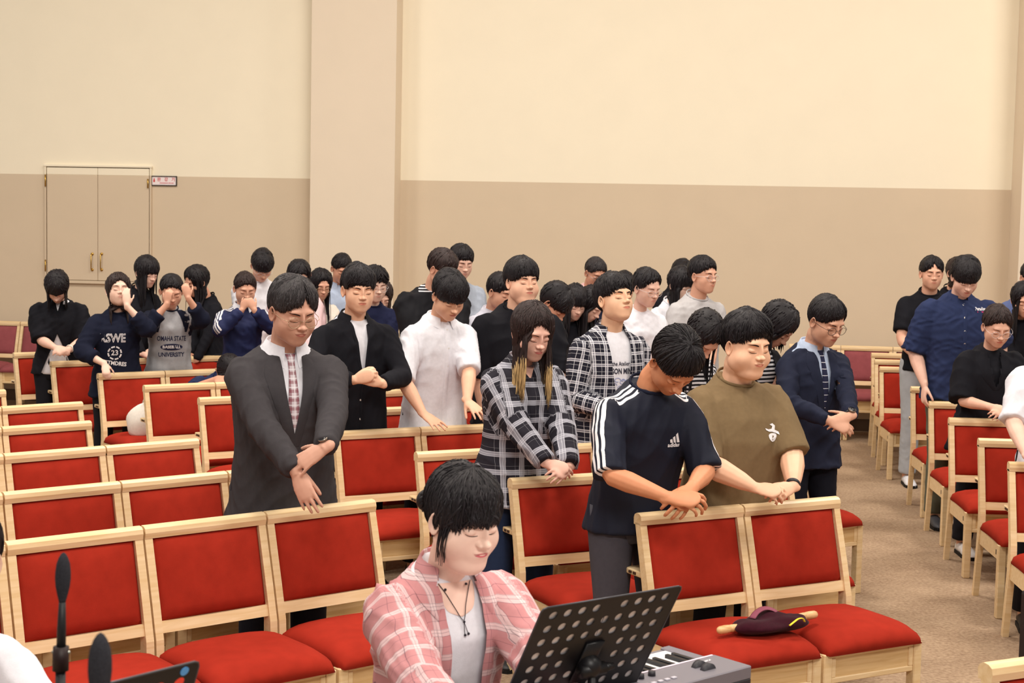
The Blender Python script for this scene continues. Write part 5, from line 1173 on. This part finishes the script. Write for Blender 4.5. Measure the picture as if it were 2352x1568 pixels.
person('girl with a black bob and striped tee bowed left of the navy suit man', (1783, 748), 8.3, yaw=34, pitch=50, hyaw=26, tone=T_D, hair=('bob', .020), hlen=.09, s=.97, lean=8, top=dict(kind='jacket', mat=BLACK, inner=STRIPE, sleeve='long', hem=-.64, open=[(.02, .07), (-.2, .07), (-.6, .05)]), arms=dict(kind='clasp', at=(1790, 960, -.25)), **F_)
# --- right block
p = person('slim man in a black tee, pale grey jeans and white sneakers', (2140, 630), 11.85, yaw=-2, pitch=4, tone=T_M, hair=('short', .022), hopt=dict(notch=(2, 22, 12)), fw=.96, bottom=BEAN, shoes=(220, 220, 225), legsvis=True, top=dict(kind='tee', mat=BLACK, sleeve='short', slk=1.12, hem=-.60), arms=dict(R=dict(at=(2118, 832, -.22), fdw=(.5, -.2, -.9), nrmw=(-.4, -.9, 0), curl=.5, pole_b=(1, -.5, -.3)), L=dict(at=(2165, 850, -.20), fdw=(-.6, -.2, -.8), nrmw=(.4, -.9, 0), curl=.5, pole_b=(-1, -.5, -.3))))
p = person('tall bowed boy in a navy button shirt and olive cargo trousers', (2218, 638), 10.45, yaw=0, pitch=32, tone=T_P, hair=('bowl', .026), lod=1, bottom=CARGO, shoes=(60, 60, 66), legsvis=True, g=1.10, sw=1.10, s=1.06, lean=3, top=dict(kind='shirt', mat=BLUE, sleeve='elbow', slk=1.2, hem=-.68, loose=.026, collar=True, gap=.42), arms=dict(R=dict(at=(2124, 885, .02), fdw=(-.1, -.1, -1), nrmw=(-1, -.1, 0)), L=dict(at=(2296, 866, .12), fdw=(.1, -.1, -1), nrmw=(1, -.1, 0))))
placket(p, [(-.035, 0), (-.2, 0), (-.4, 0), (-.66, 0)], w=.026); buttons(p, 0, (-.07, -.15, -.235, -.315, -.40, -.48), r=.0075)
p.decal('lettering', text_mesh('Paradise', .030, .0008), -.105, -.095, DEC_W, sx=.75); p.decal('logo_bar', (np.array([(-.024, -.004), (.024, -.004), (.024, .003), (-.024, .003)]), [[0, 1, 2, 3]]), -.105, -.113, mat('logo_red', (205, 60, 110), .7))
person('person showing only brown hair between the black tee man and navy shirt boy', (2200, 628), 12.6, yaw=20, pitch=10, male=False, tone=T_M, hair=('bob', .016), hlen=.05, hcol='brown', s=1.0, top=dict(kind='tee', mat=BLACK, sleeve='short', hem=-.62), arms=dict(kind='clasp', at=(2210, 860, -.2)))
p = person('woman in a black blazer and clear glasses, hair tied back', (2290, 752), 9.45, yaw=2, pitch=24, tone=(230, 180, 156), hair=('back', .020), hcol='brown', lod=1, glasses=('round', 'clear'), s=.98, lean=5, shoes=(225, 222, 220), legsvis=True, g=1.08, top=dict(kind='jacket', mat=BLACK, inner=BLACK, sleeve='elbow', slk=1.35, hem=-.68, flare=1.1, loose=.026, open=[(.01, .05), (-.14, .03), (-.26, .004)]), arms=dict(kind='clasp', at=(2300, 948, -.24)), **F_)
lapels(p, BLACK, deep=.28)
person('dark-haired woman in black at the right edge behind the blazer woman', (2352, 690), 10.9, yaw=-6, pitch=20, tone=T_M, hair=('long', .022), hlen=.3, top=dict(kind='tee', mat=BLACK, sleeve='long', hem=-.62), arms=dict(kind='clasp', at=(2380, 900, -.2)), **F_)
person('person at the right edge with only a blue shirt shoulder showing', (2372, 640), 12.0, yaw=-4, pitch=14, tone=T_M, hair=('short', .02), top=dict(kind='shirt', mat=cloth('mid_blue', (88, 100, 142)), sleeve='short', hem=-.62), arms=dict(kind='clasp', at=(2390, 880, -.2)))
person('person in a white shirt at the right edge, bare arm on a chair', (2446, 770), 7.75, yaw=-8, pitch=16, tone=T_L, lod=1, hair=('short', .02), g=1.1, sw=1.1, top=dict(kind='shirt', mat=WHITE, sleeve='elbow', slk=1.05, hem=-.64), arms=dict(R=dict(at=(2362, 1050, -.22), fdw=(.5, -.5, -.5), nrmw=(-.2, -.6, .7), curl=.3, pole_b=(1, -.4, -.2)), L=dict(at=(2460, 1050, -.22), fdw=(-.3, -.6, -.4), nrmw=(0, -.5, .8))))
person('black-haired person in a white tee seated at the bottom left corner', (-96, 1296), 3.5, yaw=4, pitch=6, tone=T_L, lod=1, hair=('short', .022), legs='sit', s=1.0, g=.9, sw=.78, shift=.05, top=dict(kind='tee', mat=LGREY if False else WHITE, sleeve='short', slk=.92, hem=-.6, loose=.012), arms=dict(kind='clasp', at=(-60, 1800, -.3)))

# ------------------------------------------------------------------ stands, microphones, keyboard, bags
BM = mat('black_powder_coat', (22, 21, 24), .42, .45, .2); HOLEW = None
def music_stand(label, TL, ang, lean_, cols, rows, pitch, marg, holes_skip, w, h, r=.0115, sticker=False):
    a = math.radians(ang); X = np.array([math.cos(a), math.sin(a), 0]); n = np.array([math.sin(a), -math.cos(a), 0]); al = math.radians(lean_)
    U = np.array([0, 0, 1])*math.cos(al)+n*math.sin(al); Nn = np.cross(X, U)
    root = empty('music_stand', (TL+X*w/2)[:2].tolist()+[0.0]); tag(root, label, 'music stand'); ro = np.array(root.location)
    def W(x, y, z=0.0): return TL+X*x-U*y+Nn*z     # y down the desk
    # perforated desk: grid of cells, each a square with or without a round hole; rounded outer corners by the rim
    V, F = [], []; th = .0022; seg = 16
    xs0 = (w-(cols-1)*pitch)/2; ys0 = marg
    def quad(x0, x1, y0, y1):
        for z in (0, th):
            k = len(V); V.extend([W(x0, y0, z), W(x1, y0, z), W(x1, y1, z), W(x0, y1, z)]); F.append([k, k+1, k+2, k+3] if z else [k+3, k+2, k+1, k])
    quad(.012, w-.012, 0, ys0-pitch/2); quad(0, xs0-pitch/2, .012 if False else 0.0 if False else ys0-pitch/2, h); quad(w-(xs0-pitch/2), w, ys0-pitch/2, h)
    yb = ys0-pitch/2+rows*pitch; quad(xs0-pitch/2, w-(xs0-pitch/2), yb, h)
    for sx in (0, 1):
        k = len(V); c = [(0 if not sx else w, .012), (.004 if not sx else w-.004, .004), (.012 if not sx else w-.012, 0), (.012 if not sx else w-.012, ys0-pitch/2), (0 if not sx else w, ys0-pitch/2)]
        for z in (0, th): 
            k = len(V); V.extend([W(x, y, z) for x, y in c]); F.append(list(range(k, k+5)) if (z > 0) ^ (sx == 1) else list(range(k, k+5))[::-1])
    for j in range(rows):
        for i in range(cols):
            cx, cy = xs0+i*pitch, ys0+j*pitch; p2 = pitch/2
            if (i, j) in holes_skip: quad(cx-p2, cx+p2, cy-p2, cy+p2); continue
            base = len(V)
            for z in (0, th):
                for q in range(seg):
                    t = 2*math.pi*(q+.5)/seg; dx, dy = math.cos(t), math.sin(t); m_ = p2/max(abs(dx), abs(dy)); V.append(W(cx+dx*m_, cy+dy*m_, z))
                for q in range(seg):
                    t = 2*math.pi*(q+.5)/seg; V.append(W(cx+math.cos(t)*r, cy+math.sin(t)*r, z))
            for q in range(seg):
                q2 = (q+1) % seg; t, t2 = q, q2
                F.append([base+t2, base+t, base+seg+t, base+seg+t2]); o2 = base+2*seg; F.append([o2+t, o2+t2, o2+seg+t2, o2+seg+t]); F.append([base+seg+t2, base+seg+t, o2+seg+t, o2+seg+t2])
                if q % (seg//4) == (seg//4)-1: pass
            for q in range(4):      # square corners
                t = math.pi/4+q*math.pi/2; a0 = (q*seg//4+seg//8-1) % seg; a1 = (a0+1) % seg
                for zi, z in ((0, 0), (2*seg, th)):
                    k = len(V); V.append(W(cx+math.copysign(p2, math.cos(t)), cy+math.copysign(p2, math.sin(t)), z)); F.append([base+zi+a0, base+zi+a1, k] if z else [base+zi+a1, base+zi+a0, k])
    d = make_obj('desk', np.array(V)-ro, F, BM, root, smooth=False)
    rim = [tube([W(.012, 0, th/2), W(w-.012, 0, th/2), W(w-.003, .004, th/2), W(w, .012, th/2), W(w, h, th/2)], [.0022]*5, 6), tube([W(.012, 0, th/2), W(.003, .004, th/2), W(0, .012, th/2), W(0, h, th/2)], [.0022]*4, 6)]
    make_obj('desk_rim', *(lambda q: (q[0]-ro, q[1]))(join(rim)), mat('edge_wear', (70, 70, 76), .35, .5, .4), root)
    lip = [W(0, h, 0), W(w, h, 0), W(w, h, .05) if False else W(w, h, 0)-n*-0.0]; L = [W(0, h, th), W(w, h, th), W(w, h, 0)+(-Nn)*.055, W(0, h, 0)+(-Nn)*.055]
    k = np.array(L+[p_+U*-.002 for p_ in L])-ro; make_obj('shelf', k, [[0, 1, 2, 3], [7, 6, 5, 4], [0, 4, 5, 1], [1, 5, 6, 2], [2, 6, 7, 3], [3, 7, 4, 0]], BM, root, smooth=False)
    c = W(w/2, h*.62, .0); cf = c+Nn*.03
    V, F = join([tube([W(w/2, h*.42, .006), W(w/2, h*.80, .006)], [(.028, .006)]*2, 12, up=Nn), tube([cf+X*-.035, cf+X*.035], [.016, .016], 14), tube([cf+X*.035, cf+X*.062], [.011, .009], 10), ellipsoid(c+Nn*.018, (.03, .03, .03), 12, 8)])
    make_obj('tilt_bracket', V-ro, F, BM, root)
    pf = cf.copy(); pf[2] = .12; V, F = join([tube([cf, pf+np.array([0, 0, .35])], [.010, .010], 12), tube([pf+np.array([0, 0, .40]), pf], [.014, .014], 12), tube([pf+np.array([0, 0, .44]), pf+np.array([0, 0, .38])], [.019, .019], 12)]); make_obj('pole', V-ro, F, BM, root)
    for q in range(3):
        t = q*2.094+.4; e = pf.copy(); e[2] = .012; e = e+np.array([math.cos(t)*.26, math.sin(t)*.26, 0]); V, F = tube([pf+np.array([0, 0, .18]), pf*.4+e*.6+np.array([0, 0, .07]), e], [.009, .009, .009], 8); make_obj('leg', V-ro, F, BM, root)
    if sticker:
        V, F = tube([W(w-.030, .014, th), W(w-.030, .014, th+.0012)], [.0085, .0085], 18); make_obj('blue_sticker', V-ro, F, mat('sticker_blue', (90, 160, 225), .4), d, smooth=False)
    return root
TL = atY(1246, 1396, 3.3)
skip = {(4, 0), (5, 3), (4, 3), (3, 3), (4, 4), (3, 4), (5, 4), (4, 2) if False else (4, 4)}
music_stand('black perforated music stand in front of the pink plaid keyboard player', TL, 36, 30, 9, 7, .0415, .028, skip, .413, .325)
# sheet music resting on the desk, seen through the holes
a_ = math.radians(36); X_ = np.array([math.cos(a_), math.sin(a_), 0]); n_ = np.array([math.sin(a_), -math.cos(a_), 0]); U_ = np.array([0, 0, 1])*math.cos(math.radians(30))+n_*math.sin(math.radians(30)); N_ = np.cross(X_, U_)
PAPER = mat('paper', (236, 230, 232), .8, .2, noise_amt=.08, noise_scale=60)
for i, (x0, x1) in enumerate(((.008, .205), (.209, .405))):
    sh = empty('sheet_music', (TL+X_*(x0+x1)/2-U_*.31).tolist()); tag(sh, ('left', 'right')[i]+' white sheet of music seen through the holes of the big music stand', 'paper', None); so = np.array(sh.location)
    V, F = [], []
    for j in range(7):
        for k in range(7): V.append(TL+X_*(x0+(x1-x0)*k/6)-U_*(.010+.30*j/6)-N_*(.003+.0012*math.sin(k*1.3+j))-so)
    nV = len(V); V += [v-N_*.0006 for v in V]
    for j in range(6):
        for k in range(6): q = j*7+k; F += [[q, q+7, q+8, q+1], [nV+q, nV+q+1, nV+q+8, nV+q+7]]
    make_obj('page', np.array(V), F, PAPER, sh)
TL2 = atY(178, 1552, 2.4); _w = .30
TR = atY(459, 1515, 2.56)
TL2 = atY(150, 1551, 2.36); TL2[2] = TR[2]
_d = TR-TL2; music_stand('black perforated music stand with a blue sticker at the bottom left', TR-unit([_d[0], _d[1], 0])*.40, math.degrees(math.atan2(_d[1], _d[0])), 22, 9, 6, .0415, .038, {(4, 0)}, .40, .30, sticker=True)
FOAM = mat('foam_windscreen', (58, 58, 64), .95, .1, noise_amt=.25, noise_scale=350, bump=.6, bump_scale=700)
BP = mat('black_plastic', (26, 24, 26), .5, .4)
def mic(label, px, y0, y1, ybot, d, wpx, tilt=(0, 0)):
    top, bot = atY(px, y0, d), atY(px-3, y1, d); k = 3500/d; r = wpx/2/k; ax = unit(bot-top); L = np.linalg.norm(bot-top)
    root = empty('microphone', (bot[0], bot[1], 0)); tag(root, label, 'microphone'); ro = np.array([bot[0], bot[1], 0])
    fr = [(0, .02), (.03, .30), (.10, .58), (.22, .85), (.38, .98), (.52, 1.0), (.68, .90), (.82, .70), (.94, .50), (1.0, .42)]
    V, F = tube([top+ax*L*f for f, _ in fr], [r*q for _, q in fr], 24); make_obj('foam_windscreen', V-ro, F, FOAM, root)
    low = atY(px-6, ybot, d); V, F = tube([bot-ax*.01, bot+(low-bot)*.5, low], [r*.42, r*.58, r*.62], 18); make_obj('body', V-ro, F, BP, root)
    cl = low+unit(low-bot)*.03; V, F = join([tube([low-unit(low-bot)*.012, cl], [r*1.02, r*1.05], 16)]); make_obj('clip', V-ro, F, mat('clip_brown', (40, 24, 24), .5), root)
    for sx in (-1, 1): V, F = ellipsoid(low+np.array([sx*r*1.0, 0, .002]), (.0035, .0035, .0035), 8, 6); make_obj('clip_screw', V-ro, F, mat('screw', (170, 170, 160), .3, .5, .9), root)
    bt = cl.copy(); V, F = join([tube([cl, np.array([cl[0], cl[1], .04])], [.009, .010], 12)]); make_obj('pole', V-ro, F, BP, root)
    V, F = tube([(cl[0]-ro[0], cl[1]-ro[1], 0), (cl[0]-ro[0], cl[1]-ro[1], .015), (cl[0]-ro[0], cl[1]-ro[1], .03)], [.12, .12, .04], 24); make_obj('base', V, F, BP, root)
mic('slim black microphone with a grey foam windscreen standing upright at the lower left', 146, 1268, 1384, 1500, 2.6, 36)
mic('stubby dark foam microphone behind the left music stand at the bottom edge', 231, 1452, 1620, 1700, 2.1, 56)
# keyboard
a = math.radians(41); X = np.array([math.cos(a), math.sin(a), 0]); n = np.array([math.sin(a), -math.cos(a), 0])
P2 = atY(1727, 1528, 3.83); kz = P2[2]; KL = 1.22; base = P2-X*KL
kb = empty('keyboard', (base[0]+X[0]*KL/2, base[1]+X[1]*KL/2, 0)); tag(kb, 'grey electronic stage keyboard with white keys behind the right side of the music stand', 'keyboard'); ko = np.array(kb.location)
def kbox(nm, x0, x1, y0, y1, z0, z1, m, par=kb, bev=.003):
    """x along the keyboard, y from the rear edge towards the player, z relative to the top"""
    V, F = rbox(x0, x1, y0, y1, z0, z1, bev, 1); V = np.array([base+X*v[0]-n*v[1]+np.array([0, 0, v[2]]) for v in V])-ko; return make_obj(nm, V, F, m, par, smooth=False)
KG = mat('keyboard_grey', (118, 114, 122), .45, .4, .1); KD = mat('keyboard_dark', (44, 42, 48), .5, .4)
kbox('case', 0, KL, 0, .29, -.105, -.032, KD); kbox('rear_panel', 0, KL, 0, .128, -.034, 0, KG); kbox('rear_ridge', 0, KL, -.006, .006, -.060, -.052, KG)
kbox('end_cheek', KL-.035, KL, .128, .29, -.034, -.012, KG); kbox('end_cheek', 0, .035, .128, .29, -.034, -.012, KG); kbox('key_slip', 0, KL, .272, .29, -.034, -.018, KG)
kbox('panel_stripe', 0, KL-.01, .122, .1285, 0, .0015, mat('stripe_pink_white', (230, 210, 222), .4), bev=.0004)
nk = 48; kw = (KL-.07)/nk
WK = mat('white_key', (238, 238, 240), .25, .5); BK = mat('black_key', (20, 20, 24), .3, .5)
for i in range(nk): kbox('white_key', .035+i*kw+.0006, .035+(i+1)*kw-.0006, .132, .270, -.030, -.016, WK, bev=.0008)
for i in range(nk-1):
    if (i % 7) not in (2, 6): kbox('black_key', .035+(i+1)*kw-.006, .035+(i+1)*kw+.006, .132, .222, -.018, -.006, BK, bev=.001)
for y in (.040, .070):
    V, F = tube([base+X*(KL-.115)-n*y, base+X*(KL-.115)-n*(y+.014)], [.024, .024], 20); V[:, 2] -= .008; make_obj('control_wheel', V-ko, F, KD, kb)
for i, (x, y) in enumerate([(KL-.27, .095), (KL-.31, .095), (KL-.35, .095)]): V, F = tube([base+X*x-n*y, base+X*x-n*y+np.array([0, 0, .012])], [.010, .009], 14); make_obj('knob', V-ko, F, KD, kb)
for i in range(10): kbox('panel_button', KL-.25-i*.024, KL-.236-i*.024, .040, .050, 0, .004, mat('button_grey', (190, 186, 196), .4), bev=.0006)
for nm_, t, sz, x, y, m_ in (('lettering', 'CONTROL', .012, KL-.075, .098, DEC_W),):
    V, F = text_mesh(t, sz, .0003); make_obj(nm_, np.array([base-ko+X*(x+v[0])-n*(y-0-v[1]) + np.array([0, 0, .0012]) for v in V]), F, m_, kb, smooth=False)
V, F = text_mesh('DA', .052, .0015); make_obj('lettering', np.array([base-ko+X*(KL-.07+v[0])+n*.0015+np.array([0, 0, -.075+v[1]]) for v in V]), F, mat('silver_print', (200, 200, 205), .3, .5, .5), kb, smooth=False)
for x in (.2, KL-.2):
    for y0, y1 in ((-.05, .34), (.34, -.05)):
        V, F = tube([base+X*x-n*y0+np.array([0, 0, -.108]), base+X*x-n*y1-np.array([0, 0, base[2]-.02])], [.014, .014], 8); make_obj('stand_leg', V-ko, F, BP, kb)
# loudspeaker at the right edge
sp0 = atY(2343, 1356, 4.6); z1 = sp0[2]
sp0 = atY(2344, 1352, 4.9)
spk = empty('loudspeaker', (sp0[0]+.2, sp0[1]-.15, 0)); tag(spk, 'tall black loudspeaker cabinet cut off at the lower right edge', 'loudspeaker')
z1 = sp0[2]
make_obj('cabinet', *rbox(-.2, .2, -.15, .15, 0, z1, .012, 2), mat('speaker_black', (20, 20, 24), .6, .3, bump=.3, bump_scale=300), spk, smooth=False)
make_obj('grille', *rbox(-.18, .18, -.162, -.148, .06, z1-.04, .006, 1), mat('grille_black', (14, 14, 16), .7, .3), spk, smooth=False)
# offering bag on the front right chairs
h1, h2 = atz(1648, 1448, .492), atz(1876, 1410, .500); dv = unit(h2-h1); Lb = np.linalg.norm(h2-h1); up = np.array([0, 0, 1.])
bg_ = empty('offering_bag', (h1+(h2-h1)*.5).tolist()); tag(bg_, 'maroon velvet offering bag with two turned wooden handles lying on the front red seats', 'bag'); bo = np.array(bg_.location)
HW = wood_mat('turned_handle', (232, 192, 140), (206, 158, 104)); sd_ = np.cross(up, dv)
hprof = [(0, .004), (.004, .012), (.012, .0155), (.035, .0165), (.055, .0150), (.058, .0135), (.062, .0150), (.068, .0150), (.071, .0135), (.075, .0148), (.10, .0125), (.125, .0115), (.15, .0130)]
for s0_, dd in ((h1, dv), (h2, -dv)):
    V, F = tube([s0_+dd*t for t, _ in hprof], [r for _, r in hprof], 18); make_obj('handle', V-bo, F, HW, bg_)
VEL = mat('maroon_velvet', (54, 16, 28), .95, .08, noise_amt=.2, noise_scale=60, sheen=.08); c0 = (h1+h2)/2-dv*-.005
V, F = ellipsoid((0, 0, 0), (1, 1, 1), 48, 26); out = []
for v in V:
    t, w_, z = v; f = 1+.07*math.sin(5*t+2*w_)+.05*math.sin(9*w_+3*t); q = c0+dv*t*.165*f+sd_*(w_*.085*f-.012)+up*(z*.030*f+.012*math.sin(7*t+1)*max(z, 0)*(.6+w_)); q[2] = max(q[2], .468+.004*math.sin(9*t)); out.append(q)
make_obj('velvet_pouch', np.array(out)-bo, F, VEL, bg_)
MV = mat('mauve_ribbon', (138, 72, 90), .7)
rb_ = [c0+dv*x+sd_*y+up*z for x, y, z in ((-.075, .01, .022), (-.045, .02, .040), (-.01, .015, .052), (.025, .0, .042), (.04, -.02, .020))]; V, F = tube(catmull(rb_, 16), [(.014, .0022)]*16, 8, up=up); make_obj('mauve_strap', V-bo, F, MV, bg_)
yb_ = [c0+dv*x-sd_*y+up*z for x, y, z in ((.005, .110, .012), (.025, .112, .024), (.045, .112, .033), (.066, .112, .032), (.076, .112, .018))]; V, F = tube(catmull(yb_, 14), [(.006, .0022)]*14, 8, up=up); make_obj('yellow_ribbon', V-bo, F, mat('yellow_ribbon', (226, 214, 60), .6), bg_)
# white tote on a back chair
tb = atz(330, 1000, .455); tt = empty('tote_bag', tb.tolist()); tag(tt, 'white cloth bag slumped on a red seat behind the seventh row chair at left', 'bag')
V, F = ellipsoid((0, 0, 0), (1, 1, 1), 32, 20); out = []
for v in V:
    x, y, z = v; k = 1-.38*max(z, 0)**1.5; out.append((x*.125*k*(1+.05*math.sin(6*z+3*y))+.03*max(z, 0), y*.075*k, max(0.0, .10+z*.155+.012*math.sin(5*x))))
TW = cloth('tote_white', (232, 226, 216)); make_obj('pouch', np.array(out), F, TW, tt)
V, F = tube(catmull([(.0, -.02, .235), (.03, -.035, .29), (.07, -.02, .28), (.09, .0, .22)], 14), [(.010, .002)]*14, 6); make_obj('strap', V, F, TW, tt)
bpy.data.scenes.remove(TMPS)
